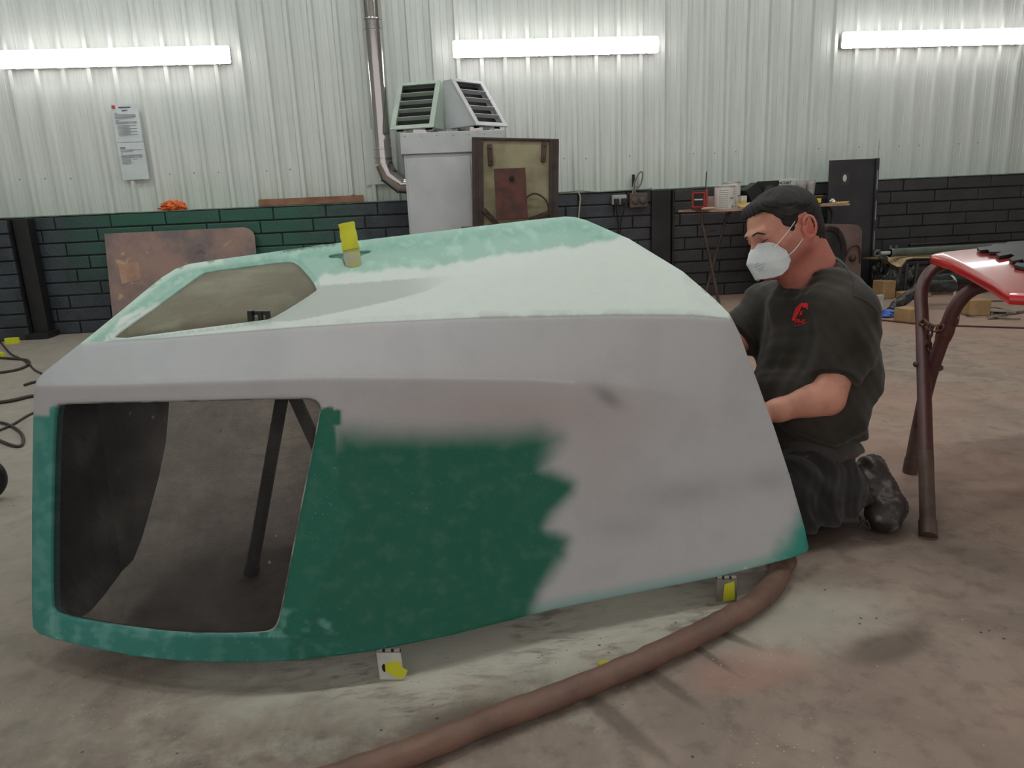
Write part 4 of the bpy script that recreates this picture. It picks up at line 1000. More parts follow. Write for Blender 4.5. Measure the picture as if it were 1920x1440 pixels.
def tint(m, c_):
    global col; m = np.clip(m, 0, 1)[:, None]; col = col*(1-m)+np.array(lin(c_))*m
isH = (loc[:, 2] > -.16) & (np.abs(loc[:, 0]) < .2) & (np.abs(loc[:, 1]) < .12)
tint(isH*sm(loc[:, 2], .0, -.05)*.55, (190, 108, 96))
tint(isH*np.exp(-((loc[:, 0]+.022)/.024)**2-((loc[:, 2]+.018)/.04)**2)*(np.abs(loc[:, 1]) > .074)*.7, (198, 84, 76))
tint((loc[:, 2] < -.06)*(loc[:, 2] > -.25)*(loc[:, 0] < .02)*.4, (196, 116, 100))
tint(isH*np.exp(-((loc[:, 0]-.02)/.05)**2-((loc[:, 2]+.085)/.035)**2)*.55*(.7+.3*np.sin(loc[:, 0]*900)*np.sin(loc[:, 2]*800)), (120, 72, 62))
tint(isH*np.exp(-((loc[:, 0]-.092)/.018)**2-((loc[:, 2]+.018)/.009)**2)*.5, (142, 82, 76))
tint(isH*np.exp(-((loc[:, 0]-.02)/.05)**2-((loc[:, 2]-.05)/.03)**2)*.25, (150, 112, 104))
body = mesh_obj('body', pts, fcs, m_skin, person, cols=np.clip(col, 0, 1))
# hair: a cap over the skull bounded by the hairline
def build_hair():
    c = A3(HC_); F = Field(c-.16, c+.16, .0028)
    def e(c_, r, k=.02): F.ell(A3(HL(*c_)), np.array(r)*HS, RH, k*HS)
    e((-.010, 0, .030), (.098, .0765, .083)); e((.020, 0, .02), (.074, .069, .072)); e((.030, 0, -.035), (.060, .060, .078), .03); F.cap(A3(HL(.068, -.035, .062)), A3(HL(.068, .035, .062)), .021, .021, .02)
    F.cap(A3(HL(-.030, 0, -.035)), A3(P(1532, 534, 2.31)), .066*1.0, .068, .035); F.cap(A3(HL(-.052, 0, -.02)), A3(P(1538, 512, 2.33)), .050, .058, .03)
    line = [hpx(x, y, .07) for x, y in ((1400, 416), (1417, 405), (1432, 411), (1448, 431), (1459, 438), (1465, 449), (1472, 440), (1480, 412), (1494, 406), (1508, 420), (1513, 446), (1532, 452))]
    poly = [(.16, .045)]+[(line[0][0]+.0, line[0][1])]+line[1:]+[(-.16, -.065), (-.16, .2), (.16, .2)]
    g = np.meshgrid(*F.ax, indexing='ij'); q = np.stack([g[i]-c[i] for i in range(3)], -1) @ RH / HS
    sel = F.d < .03; D = np.full(F.d.shape, -.05, np.float32)
    xs_, zs_ = q[..., 0][sel], q[..., 2][sel]; dd = sdist(poly, xs_, zs_)
    # at the forehead the fringe is bounded in front view too
    D[sel] = dd; F.d -= (.0018+.0060*sm(-D, -.002, .032)).astype(np.float32); F._comb((slice(None),)*3, D, .005, 'max')
    def fn(X, Y, Z):
        s_ = np.array(h_f)*70; t_ = np.array(h_u)*40+np.array(h_l)*60
        u = X*s_[0]+Y*s_[1]+Z*s_[2]; v = X*t_[0]*5+Y*t_[1]*5+Z*t_[2]*5
        return .0013*np.sin(v+2.0*np.sin(u*.8))+.0008*np.sin(v*2.3+u)
    return F.mesh(fn)
pts, fcs = build_hair(); mesh_obj('hair', pts, fcs, m_hair, person)
bvb = BVHTree.FromPolygons([v.co.copy() for v in body.data.vertices], [tuple(p.vertices) for p in body.data.polygons])
def on_face(q_, off):
    c_ = HL(.02, 0, q_z(q_)); d_ = (c_-q_).normalized(); h = bvb.ray_cast(q_+(q_-c_).normalized()*.03, d_)
    return (h[0]+h[1]*off) if h[0] is not None else q_
def q_z(q_): return (MH.inverted() @ q_).z
for s in (-1, 1):
    bp = [on_face(q_, .0004) for q_ in catmull([HL(.10, s*.056, -.004), HL(.11, s*.036, .005), HL(.12, s*.014, .001)], 5)]
    bm = TB(bp, [.0012, .0018]+[.0026]*7+[.0024, .0016], 8); obj('eyebrow', bm, m_hair, body, smooth=True)
    bm = TB([on_face(q_, .0002) for q_ in catmull([HL(.090, s*.052, -.019), HL(.10, s*.042, -.0205), HL(.105, s*.033, -.022), HL(.10, s*.024, -.022)], 5)], [.0009]*3+[.0016]*9+[.0012]*4, 6); obj('eyelash', bm, m_hair, body, smooth=True)
# t-shirt
def folds(X, Y, Z):
    u = X*ax_s.x+Y*ax_s.y; f_ = X*ax_f.x+Y*ax_f.y
    w1 = np.sin(u*38+Z*14+1.6*np.sin(Z*17+f_*11)); w2 = np.sin(Z*52+u*22+f_*26+2.0*np.sin(u*13))
    w3 = np.sin(f_*46-Z*30+1.4*np.sin(u*19))
    return .0085*w1*np.abs(w1)+.0026*w2+.0045*w3*np.abs(w3)
def build_shirt():
    lo = np.minimum.reduce([A3(el_f), A3(P(1420, 880, 2.1)), A3(sh_n)])-.14; hi = np.maximum.reduce([A3(sh_n), A3(sh_f), A3(P(1540, 470, 2.3)), A3(P(1600, 700, 2.3))])+.17
    lo[2] = P(1540, 905, 2.25).z
    F = Field(lo, hi, .0042)
    nb = P(1534, 540, 2.31)
    F.cap(A3(P(1540, 532, 2.33)), A3(sh_n+Vector((0, 0, -.004))), .088, .082, .04); F.cap(A3(nb), A3(sh_f), .078, .072, .05)
    F.ell(A3(P(1524, 640, 2.29)), (.205, .145, .19), RB, .06)
    F.ell(A3(P(1545, 700, 2.31)), (.175, .13, .16), RB, .06)
    F.ell(A3(P(1508, 756, 2.26)), (.190, .160, .16), RB, .06)
    F.ell(A3(P(1520, 812, 2.28)), (.165, .130, .085), RB, .04)
    F.cut(A3(P(1540, 832, 2.18)), Vector((.12, 0, -1)), .006)
    # sleeves, cut straight at their hems
    G = Field(A3(sh_n)-.26, A3(sh_n)+.17, .0042); hem = P(1565, 712, 2.11)
    G.chain([A3(P(1592, 594, 2.155)), A3(P(1586, 640, 2.14)), A3(hem+(hem-sh_n)*.25)], [.086, .081, .066], .02)
    nrm = (hem-sh_n).normalized(); nrm = (nrm+cR*-.05).normalized(); G.cut(A3(hem), A3(nrm), .004)
    K = Field(A3(sh_f)-.28, A3(sh_f)+.17, .0042); hf = sh_f*.22+el_f*.78
    K.chain([A3(sh_f), A3(hf+(hf-sh_f)*.25)], [.074, .064], .02); K.cut(A3(hf), A3((hf-sh_f).normalized()), .004)
    for Q in (G, K):       # merge into F by trilinear lookup on the shared axes
        idx = [np.clip((F.ax[i]-Q.lo[i])/Q.v, 0, len(Q.ax[i])-1.001) for i in range(3)]
        msk = [(F.ax[i] >= Q.lo[i]) & (F.ax[i] <= Q.ax[i][-1]) for i in range(3)]
        sl = tuple(slice(np.argmax(m), len(m)-np.argmax(m[::-1])) for m in msk)
        I = [idx[i][sl[i]] for i in range(3)]; B_ = [x.astype(int) for x in I]; f_ = [x-b for x, b in zip(I, B_)]
        D = 0
        for a in (0, 1):
            for b in (0, 1):
                for c in (0, 1):
                    w_ = (f_[0] if a else 1-f_[0])[:, None, None]*(f_[1] if b else 1-f_[1])[None, :, None]*(f_[2] if c else 1-f_[2])[None, None, :]
                    D = D+w_*Q.d[np.ix_(B_[0]+a, B_[1]+b, B_[2]+c)]
        F._comb(sl, D.astype(np.float32), .028, 'add')
    # neck opening
    F.cap(A3(HL(-.030, 0, -.03)), A3(P(1522, 512, 2.29)), .062, .069, .010, 'sub')
    F.cap(A3(P(1512, 506, 2.265)), A3(P(1502, 516, 2.25)), .048, .040, .012, 'sub')
    return F.mesh(folds)
pts, fcs = build_shirt(); shirt = mesh_obj('t_shirt', pts, fcs, m_shirt, person)
bvh = BVHTree.FromPolygons([Vector(p) for p in pts], [tuple(int(i) for i in f) for f in fcs])
def on_shirt(px, py, off=.0015):
    h = bvh.ray_cast(cO, ray(px, py).normalized()); return None if h[0] is None else h[0]+h[1]*off
def decal(name, polys, m, par, off=.0016):
    bm = bmesh.new()
    for poly in polys:
        pr_ = arclen_resample(poly+[poly[0]], 2.5)[:-1]; n = len(pr_)
        g1, g2 = np.meshgrid(np.arange(min(p[0] for p in pr_), max(p[0] for p in pr_), 3), np.arange(min(p[1] for p in pr_), max(p[1] for p in pr_), 3)); g1, g2 = g1.ravel(), g2.ravel(); k = sdist(pr_, g1, g2) < -1
        r_ = delaunay_2d_cdt([Vector(v) for v in pr_+list(zip(g1[k], g2[k]))], [(i, (i+1) % n) for i in range(n)], [], 1, 1e-4)
        vs_ = [on_shirt(v[0], v[1], off) for v in r_[0]]
        if any(v is None for v in vs_): continue
        B_ = [bm.verts.new(v) for v in vs_]
        for f in r_[2]: bm.faces.new([B_[i] for i in f])
    return obj(name, bm, m, par)
Zz = lambda L: [(1340+x/3.6, 330+y/3.6) for x, y in L]
m_lred = mat('red_print_shirt', (214, 28, 34), (196, 24, 30), 30, .8); m_lred2 = mat('dim_red_print', (120, 30, 32), None, 30, .8)
decal('logo_print', [Zz([(520, 975), (545, 895), (570, 868), (596, 856), (604, 862), (586, 888), (582, 905), (548, 960), (540, 978)]), Zz([(592, 886), (606, 858), (628, 858), (634, 874), (632, 906), (624, 902), (620, 890)]), Zz([(580, 912), (597, 910), (594, 938), (574, 940)])], m_lred, shirt)
def letters(s, cx, cy, size, slant=0.0):
    bm = text_bm(s, size, 0, bold=.02*size); polys = []
    bmesh.ops.dissolve_limit(bm, angle_limit=.01, verts=bm.verts, edges=bm.edges)
    for f in bm.faces: polys.append([(cx+v.co.x+v.co.y*.2, cy-v.co.y-v.co.x*slant) for v in f.verts])
    bm.free(); return polys
decal('logo_letters', letters('PHS', 1501, 603.5, 12.5, -.02), m_lred, shirt)
decal('logo_line', [Zz([(532, 1008), (586, 1006), (586, 1014), (532, 1017)])], m_lred2, shirt)
def seam(name, pts_, r_, off, m=None):
    q_ = [on_shirt(x, y, off) for x, y in arclen_resample(pts_, 5)]; q_ = [v for v in q_ if v is not None]
    if len(q_) > 3: obj(name, TB(q_, r_, 6), m or m_shirt, shirt, smooth=True)
seam('collar', [(1482, 537), (1490, 539), (1502, 535), (1518, 524), (1534, 508), (1548, 492), (1558, 480)], .0040, .000)
seam('shoulder_seam', [(1562, 483), (1582, 498), (1594, 514), (1601, 534), (1600, 556)], .0012, .0006)
seam('sleeve_seam', [(1600, 556), (1612, 560), (1626, 567), (1638, 577), (1646, 590)], .0014, .0006)
seam('hem_stitch', [(1529, 692), (1545, 698), (1570, 702), (1592, 702), (1606, 699)], .0008, .0004)
# undershirt and trousers
def build_under():
    c = A3(P(1545, 850, 2.27)); F = Field(c-.26, c+.24, .0042)
    F.ell(A3(P(1518, 838, 2.27)), (.160, .138, .10), RB, .03); F.ell(A3(P(1520, 868, 2.27)), (.150, .130, .09), RB, .03)
    F.cut(A3(P(1530, 872, 2.16)), Vector((.16, 0, -1)), .006)
    return F.mesh(lambda X, Y, Z: .0055*np.sin(Z*80+X*30+2*np.sin(X*22+Y*15))+.002*np.sin(X*70+Z*40))
pts, fcs = build_under(); mesh_obj('undershirt', pts, fcs, m_under, person)
kn_n, an_n = P(1478, 955, 2.15), P(1622, 932, 2.24)
kn_n.z = .085; an_n.z = max(an_n.z, .11)
off = (sh_f-sh_n); off.z = 0; off = off.normalized()*.27
kn_f, an_f = kn_n+off*.9, an_n+off*.75
hip_n, hip_f = P(1535, 880, 2.21), P(1485, 865, 2.38)
def build_trousers():
    lo = np.minimum.reduce([A3(kn_n), A3(kn_f)])-.12; hi = np.maximum.reduce([A3(an_n), A3(an_f), A3(P(1550, 850, 2.3)), A3(hip_n), A3(hip_f)])+.14; lo[2] = .002
    F = Field(lo, hi, .0045)
    F.ell(A3(P(1520, 875, 2.28)), (.150, .125, .085), RB, .04)
    for hp, kn, an in ((hip_n, kn_n, an_n), (hip_f, kn_f, an_f)):
        F.chain([A3(hp), A3(hp*.45+kn*.55+Vector((0, 0, .03))), A3(kn+Vector((.01, 0, .03)))], [.098, .088, .074], .02)
        F.chain([A3(kn), A3(kn*.6+an*.4+Vector((0, 0, .012))), A3(an)], [.076, .082, .062], .012)
        F.cut(A3(an+(an-kn).normalized()*.02), A3((an-kn).normalized()), .006)
    F.cut((0, 0, .008), (0, 0, -1), .004)
    def fn(X, Y, Z):
        w1 = np.sin(X*75+Z*25+2*np.sin(Z*24+Y*20)); return .0070*w1*np.abs(w1)+.0035*np.sin(Z*70+X*45+2*np.sin(X*30))
    return F.mesh(fn)
pts, fcs = build_trousers(); mesh_obj('trousers', pts, fcs, m_trou, person)
def build_boot(o):
    R3 = lambda x, y, d: A3(P(x, y, d)+o)
    he, md, bl, to = R3(1628, 882, 2.26), R3(1646, 918, 2.24), R3(1660, 952, 2.21), R3(1660, 976, 2.18)
    to[2] = max(to[2], .040)
    c = (he+to)/2; F = Field(c-.19, c+.19, .004)
    F.chain([he, md, bl, to], [.043, .046, .050, .040], .02)
    F.cap(A3(an_n+o), R3(1630, 905, 2.245), .050, .048, .03); F.cap(R3(1648, 965, 2.17), to, .036, .034, .03)
    F.cut((0, 0, .006), (0, 0, -1), .004)
    up = F.mesh(lambda X, Y, Z: .0016*np.sin(Z*120+X*60+np.sin(Y*50))+.001*np.sin(X*160+Z*40))
    S = Field(c-.19, c+.19, .004); sx = A3(cR)*.022-A3(cF)*-.012
    S.chain([he+sx*.9+np.array((0, 0, .014)), md+sx*1.15, bl+sx*1.1, to+sx*.8], [.036, .036, .043, .036], .02)
    for (q_, r_) in ((he, .047), (md, .049), (bl, .053), (to, .043)): pass
    S.cut((0, 0, .003), (0, 0, -1), .003)
    axd = (to-he)/np.linalg.norm(to-he)
    so_ = S.mesh(lambda X, Y, Z: .0018*(np.sin((X*axd[0]+Y*axd[1]+Z*axd[2])*480) > .2))
    return up, so_
m_sole = mat('worn_rubber_sole', (50, 44, 40), (92, 84, 78), 14, .7, bump=.3, world=True)
for i, o in enumerate((Vector((0, 0, 0)), an_f-an_n)):
    up, so_ = build_boot(o)
    b_ = mesh_obj('boot', up[0], up[1], m_boot, person); mesh_obj('sole', so_[0], so_[1], m_sole, b_)
    if i == 0:
        l_ = [P(1612, 968, 2.14), P(1618, 983, 2.13), P(1630, 992, 2.13), P(1624, 976, 2.13), P(1610, 990, 2.13)]
        for q_ in l_: q_.z = max(q_.z, .008)
        obj('laces', TB(catmull(l_, 5), .0035, 8), m_blk, b_, smooth=True)
obj('drawstring', TB(catmull([P(1563, 886, 2.12), P(1561, 896, 2.115), P(1557, 904, 2.115), P(1556, 909, 2.115)], 4), .0022, 8), m_white, person, smooth=True)
# mask
def mp(px, py, y): x, z = hpx(px, py, y); return (x, y, z)
ridge = [mp(1410, 460, 0), mp(1400, 478, 0), mp(1395, 498, 0), mp(1405, 513, 0), mp(1413, 526, 0)]
m1 = [mp(1418, 462, .021), mp(1417, 478, .022), mp(1416, 498, .025), mp(1422, 513, .023), mp(1424, 526, .018)]
m2 = [mp(1427, 463, .043), mp(1437, 480, .053), mp(1440, 498, .056), mp(1439, 512, .052), mp(1438, 526, .040)]
edge = [mp(1435, 467, .058), mp(1455, 481, .070), mp(1463, 498, .073), mp(1459, 513, .068), mp(1450, 523, .058)]
def dense(row): return [Vector(a_).lerp(Vector(b_), k_/5) for a_, b_ in zip(row, row[1:]) for k_ in range(5)]+[Vector(row[-1])]
rows_ = [dense(r_) for r_ in (ridge, m1, m2, edge)]
full = [[Vector((p.x, -p.y, p.z)) for p in r_] for r_ in rows_[:0:-1]]+rows_
nr = len(full); dens = []
for j in range(len(full[0])): dens.append(catmull([full[i][j] for i in range(nr)], 4))
bm = bmesh.new(); g = [[bm.verts.new(MH @ p) for p in c_] for c_ in dens]
for a, b in zip(g, g[1:]):
    for k in range(len(a)-1): bm.faces.new((a[k], a[k+1], b[k+1], b[k]))
mask = obj('face_mask', bm, m_mask, person, smooth=True, angle=50)
s_ = mask.modifiers.new('thick', 'SOLIDIFY'); s_.thickness = .0018; s_.offset = 0
bdr = [g[0][k].co.copy() if False else MH @ dens[0][k] for k in range(len(dens[0]))]
loop_ = [MH @ p for p in dens[0]]+[MH @ d[-1] for d in dens[1:-1]]+[MH @ p for p in dens[-1][::-1]]+[MH @ d[0] for d in dens[-2:0:-1]]
obj('seam', TB(loop_, .0016, 6, closed=True), m_mask, mask, smooth=True)
for s in (1, -1):
    sm_ = [MH @ (Vector((p.x, p.y*s, p.z))+Vector((.001, s*.0012, 0))) for p in (dens[4][12], dens[5][15], dens[6][18])]
    for a, b in (((1434, 474), (1471, 427)), ((1447, 499), (1487, 459))):
        xa, za = hpx(*a, .068); xb, zb = hpx(*b, .085)
        p0, p3 = Vector((xa, s*.066, za)), Vector((xb, s*(.080), zb))
        mid_ = (p0+p3)/2+Vector((0, s*.006, -.004 if a[1] > 480 else .0))
        obj('ear_strap', TB([MH @ v for v in catmull([p0, mid_, p3], 6)], .0013, 6), m_mask, mask, smooth=True)
mm_ = mask.data; bvm = BVHTree.FromPolygons([v.co.copy() for v in mm_.vertices], [tuple(p.vertices) for p in mm_.polygons])
bm = bmesh.new()
for (xa, ya_, xb, yb_2) in ((1415, 497, 1422, 493), (1414, 502, 1433, 494), (1417, 507, 1432, 500), (1422, 509, 1430, 505)):
    hs_ = [bvm.ray_cast(cO, ray(xa+(xb-xa)*k/4, ya_+(yb_2-ya_)*k/4).normalized()) for k in range(5)]
    if any(h[0] is None for h in hs_): continue
    vs_ = [[bm.verts.new(h[0]-cF*.0018+cU*o_) for o_ in (-.0006, .0006)] for h in hs_]
    for a, b in zip(vs_, vs_[1:]): bm.faces.new((a[0], b[0], b[1], a[1]))
obj('faint_print', bm, m_ink, mask)
# ================================================================== folding table at the back wall and what stands on it
TZ = .815; FYt = WALLY-.72
m_ply = mat('stained_tabletop', (176, 142, 122), (140, 110, 94), 6, .7); m_tleg = mat('grey_brown_tube', (98, 84, 80), (70, 60, 58), 8, .45, .4)
A = PY(1336, 395, FYt); B = PY(1594, 372, FYt+.10); Cc = PY(1272, 383, FYt+.42)
fwd = Vector((B.x-A.x, B.y-A.y, 0)); Lt = fwd.length; fwd.normalize(); bk = Vector((-fwd.y, fwd.x, 0))
ft = empty('folding_table', (A.x, A.y, 0), 'stained wooden folding table with grey tube legs against the back wall', 'table')
bm = bmesh.new(); c4 = [A, B, Vector((B.x+.02, WALLY-.31, 0)), Vector((Cc.x, Cc.y, 0))]
lo_ = [bm.verts.new((v.x, v.y, TZ-.018)) for v in c4]; hi_ = [bm.verts.new((v.x, v.y, TZ)) for v in c4]
bm.faces.new(lo_[::-1]); bm.faces.new(hi_)
for i in range(4): bm.faces.new((lo_[i], lo_[(i+1) % 4], hi_[(i+1) % 4], hi_[i]))
obj('tabletop', bm, m_ply, ft)
def at_t(px, off=0.0, back=.12):
    """on the tabletop below a pixel column, `back` metres behind its front edge"""
    r = ray(px, 380); q = A+bk*back; t_ = (bk.dot(q-cO))/(bk.dot(r)); p = cO+r*t_; return Vector((p.x, p.y, TZ+.0005))
def leg(pts, par, r=.013, m=None): return obj('leg', TB(catmull(pts, 6), r, 10), m or m_tleg, par, smooth=True)
def fl_at(px, py, z=.006):
    p = PZ(px, py, z); return p
y1, y2 = FYt+.12, FYt+.42
def col_(px, py, y): return PY(px, py, y)
p1 = col_(1320, 560, y2); p1.z = .004; p2 = col_(1349, 560, y1); p2.z = .004
t1 = col_(1317, 402, y1+.04); t1.z = TZ-.02; t2 = col_(1372, 399, y2-.02); t2.z = TZ-.02
leg([t1, t1+Vector((0, 0, -.10)), t1*.78+p2*.22+Vector((-.01, 0, -.02)), p2], ft)
leg([t2, t2+Vector((-.04, 0, -.06)), t2*.8+p1*.2+Vector((-.03, 0, 0)), p1], ft)
obj('hinge_bolt', TB([(t1*.4+p2*.6)+Vector((-.02, -.03, 0)), (t1*.4+p2*.6)+Vector((0, .2, 0))], .006, 8), m_tleg, ft)
bxx = col_(1330, 436, y1); obj('locking_strut', TB([bxx+Vector((-.02, 0, 0)), bxx+Vector((.09, .1, .01))], .005, 8), m_tleg, ft)
p3 = col_(1556, 560, y1+.14); p3.z = .004; p4 = col_(1520, 560, y2-.02); p4.z = .004; t3 = col_(1556, 386, y2-.06); t3.z = TZ-.02; t4 = col_(1518, 386, y1+.15); t4.z = TZ-.02
t3b = t3+Vector((.03, 0, -.10))
leg([t3+Vector((-.09, 0, 0)), t3+Vector((-.01, 0, -.015)), t3b, t3b+Vector((-.02, 0, -.2)), p3+Vector((-.06, 0, 0))], ft); leg([t4, t4*.5+p4*.5, p4], ft)
# radio
m_red = mat('red_plastic', (196, 42, 34), (176, 34, 28), 9, .4); m_chr = mat('dark_grey_plastic', (54, 50, 52), (40, 38, 40), 9, .45)
p = at_t(1310, 0, .10); yaw = -.50; Mx = T(p.x, p.y, p.z) @ RZ(yaw)
e = empty('radio', tuple(p), 'small red and black portable radio with an upright aerial on the folding table', 'radio')
w_, h_, d_ = .062, .185, .10
obj('case', BX((-w_, 0, 0), (w_, d_, h_-.02), Mx, .008), m_red, e); obj('top_grip', BX((-w_+.006, .004, h_-.02), (w_-.006, d_-.004, h_+.006), Mx, .012), m_chr, e)
obj('front_bezel', BX((-w_+.004, -.006, .012), (w_-.004, 0, h_-.02), Mx, .003), m_chr, e)
bm = bmesh.new()
for lo, hi in (((-w_+.012, -.009, .024), (w_-.012, -.006, .032)), ((-w_+.012, -.009, .138), (w_-.012, -.006, .146)), ((-w_+.012, -.009, .024), (-w_+.020, -.006, .146)), ((w_-.020, -.009, .024), (w_-.012, -.006, .146))): box(bm, lo, hi, Mx)
obj('red_trim', bm, m_red, e)
obj('speaker_grille', BX((-w_+.020, -.0065, .032), (w_-.020, -.005, .138), Mx), m_blk, e)
obj('foot', BX((-w_+.002, .0, -.0), (w_-.002, d_, .012), Mx, .003), m_chr, e)
obj('aerial', TB([Mx @ Vector((w_-.014, .05, h_)), Mx @ Vector((w_-.010, .05, h_+.125))], .004, 8), m_blk, e)
obj('pale_badge', BX((-.034, -.009, .082), (.034, -.0065, .092), Mx), m_white, e)
# paint tins
m_tin = mat('white_tin', (214, 210, 204), (198, 194, 188), 8, .45)
def tin(px, back, r_, h_, label, turn):
    p = at_t(px, 0, back); e = empty('paint_tin', tuple(p), label, 'tin')
    def add(n_, bm, m): return obj(n_, bm, m, e, smooth=True)
    bm = bmesh.new(); lathe(bm, [(r_*.98, 0), (r_, .004), (r_, h_-.006), (r_*.985, h_)], T(*p), 32); add('body', bm, m_tin)
    bm = bmesh.new(); lathe(bm, [(r_*1.03, h_-.006), (r_*1.04, h_), (r_*1.02, h_+.005), (r_*.93, h_+.004), (r_*.92, h_-.001)], T(*p), 32); add('lid', bm, mat('tin_lid', (190, 186, 180), None, 8, .35, .5))
    bm = bmesh.new()
    for k in range(9):
        z = h_*.08+k*h_*.092
        for j in range(7):
            a0 = -2.5+turn+j*.13; box(bm, (-.001, -.0, 0), (.001, .0008, .0035), T(p.x+math.cos(a0)*(r_+.0006), p.y+math.sin(a0)*(r_+.0006), p.z+z) @ RZ(a0) @ Matrix.Diagonal((1, r_*165, 1, 1)))
    add('label_lines', bm, m_ink)
    bm = bmesh.new(); a0 = -1.25+turn; M_ = T(p.x+math.cos(a0)*r_, p.y+math.sin(a0)*r_, p.z) @ RZ(a0)
    for y in range(3): box(bm, (0, -.012+y*.013, h_*.45), (.0012, -.004+y*.013, h_*.5), M_)
    box(bm, (0, .010, .012), (.0012, .026, .026), M_); add('printed_symbols', bm, m_ink2)
tin(1358, .10, .082, .185, 'front white paint tin with printed columns beside the radio', 0)
tin(1371, .27, .075, .215, 'taller white tin with a brown rim just behind the front tin', .2)
p = at_t(1332, 0, .22); tag(obj('carton', BX((-.05, 0, 0), (.04, .07, .105), T(*p) @ RZ(.2), .003), mat('pinkish_card', (206, 190, 182), None, 8, .7)), 'plain pinkish white carton between the radio and the tins', 'box')
p = at_t(1395, 0, .17); c_ = tag(obj('carton', BX((-.03, 0, 0), (.03, .05, .10), T(*p) @ RZ(.25), .003), mat('white_card2', (214, 210, 196), None, 8, .7)), 'small white carton with yellow label right of the tins', 'box')
obj('label', BX((-.028, -.0015, .012), (.012, 0, .06), T(*p) @ RZ(.25)), mat('yellow_label', (216, 190, 50), None, 8, .6), c_)
a, b = at_t(1316, 0, .05), at_t(1340, 0, .05)
bm = TB([a+Vector((0, 0, .012)), a*.8+b*.2+Vector((0, 0, .012)), b+Vector((0, 0, .012))], [.006, .012, .011], 10); tag(obj('wooden_dowel', bm, mat('pale_wood', (186, 158, 128), None, 9, .6), smooth=True), 'short pale wooden dowel lying in front of the tins', 'stick')
p = at_t(1402, 0, .10); m_kraft = mat('yellowed_tape', (206, 178, 110), (190, 160, 96), 8, .6)
bm = bmesh.new(); ring = catmull([p+Vector((-.10, 0, .035)), p+Vector((-.075, -.02, .012)), p+Vector((-.02, -.03, .004)), p+Vector((.05, -.01, .008)), p+Vector((.10, .04, .02))], 6)
for i, v in enumerate(ring): pass
vv = [[bm.verts.new(v+Vector((0, o*.01, z))) for o, z in ((0, 0), (1, .026), (1.6, .026), (.6, 0))] for v in ring]
for a_, b_ in zip(vv, vv[1:]):
    for k in range(4): bm.faces.new((a_[k], a_[(k+1) % 4], b_[(k+1) % 4], b_[k]))
bm.faces.new(vv[0]); bm.faces.new(vv[-1][::-1])
tp = tag(obj('tape_strip', bm, m_kraft), 'curled strip of yellow-brown masking paper at the table edge', 'tape')
bm = bmesh.new(); crumple(bm, T(p.x+.05, p.y+.09, TZ+.016), (.05, .03, .022), 3, .35, 8); tag(obj('paper_wad', bm, m_white, smooth=True), 'crumpled white paper lying behind the curled tape', 'paper')
# black film, boxes
m_film = mat('black_film', (30, 30, 31), (52, 52, 50), 14, .28, bump=.5); m_ylab = mat('yellow_label2', (222, 200, 40), None, 8, .6)
p = at_t(1404, 0, .36)
bm = bmesh.new(); crumple(bm, T(p.x, p.y, TZ+.07), (.12, .04, .09), 4, .35, 5, 1.8)
tag(obj('film_bundle', bm, m_film, smooth=True, angle=40), 'shiny black plastic film heaped behind the white tins', 'plastic')
p = at_t(1429, 0, .17); Mx = T(p.x, p.y, TZ+.005) @ RZ(.1) @ RY(-.55)
c_ = tag(obj('abrasive_box', BX((-.06, 0, .0), (.06, .11, .17), Mx @ T(0, 0, .03), .003), m_blk), 'tilted black carton leaning against the film bundle', 'box')
p = at_t(1453, 0, .14); Mx = T(p.x, p.y, TZ+.035) @ RZ(.12) @ RY(.5)
c_ = tag(obj('abrasive_box', BX((-.09, 0, .02), (.08, .10, .115), Mx, .003), m_blk), 'tilted black carton with a yellow label above the man\'s head', 'box')
obj('label', BX((-.05, -.002, .055), (.045, 0, .1), Mx), m_ylab, c_)
p = at_t(1476, 0, .30); Mx = T(p.x, p.y, TZ) @ RZ(.05)
m_navy = mat('navy_print', (26, 38, 74), None, 8, .5)
e = empty('product_box', tuple(p), 'white product carton with dark blue band at the back of the folding table', 'box')
obj('carton', BX((-.085, 0, 0), (.085, .09, .225), Mx, .002), m_white, e); obj('blue_band', BX((-.084, -.0015, .03), (.082, 0, .165), Mx), m_navy, e)
obj('side_flap', BX((-.24, .004, 0), (-.086, .11, .215), Mx, .003), m_blk, e)
bm = text_bm('NCOAT', .034, bold=.001); bmesh.ops.transform(bm, matrix=Mx @ T(-.032, -.002, .192) @ RX(math.pi/2), verts=bm.verts); obj('lettering', bm, m_blk, e)
bm = text_bm('RTEX', .062, bold=.001); bmesh.ops.transform(bm, matrix=Mx @ T(-.008, -.003, .125) @ RX(math.pi/2), verts=bm.verts); obj('lettering', bm, m_white, e)
obj('green_mark', BX((.045, -.003, .105), (.078, -.001, .15), Mx), mat('green_print', (116, 150, 60), None, 8, .5), e)
def cup(px, back, lab):
    p = at_t(px, 0, back); t = NT('clear_plastic'); g_ = t.n('BsdfTransparent'); b_ = t.n('BsdfPrincipled', {'Base Color': (.55, .5, .48, 1), 'Roughness': .3})
    mm = t.finish(t.n('MixShader', {0: .45, 1: b_.outputs[0], 2: g_.outputs[0]}).outputs[0])
    bm = bmesh.new(); lathe(bm, [(.034, 0), (.036, .002), (.046, .125), (.049, .128), (.046, .129), (.034, .004)], T(p.x, p.y, TZ+.075), 20)
    o = tag(obj('mixing_cup', bm, mm, smooth=True), lab, 'cup', None)
    bm = bmesh.new()
    for k in range(5): lathe(bm, [(.0375+.0018*k, .03+k*.016), (.0378+.0018*k, .032+k*.016)], T(p.x, p.y, TZ+.075), 20)
    obj('scale_marks', bm, m_ink, o)
cup(1500, .17, 'left clear plastic mixing cup standing on the long black box'); cup(1517, .185, 'right clear plastic mixing cup standing on the long black box')
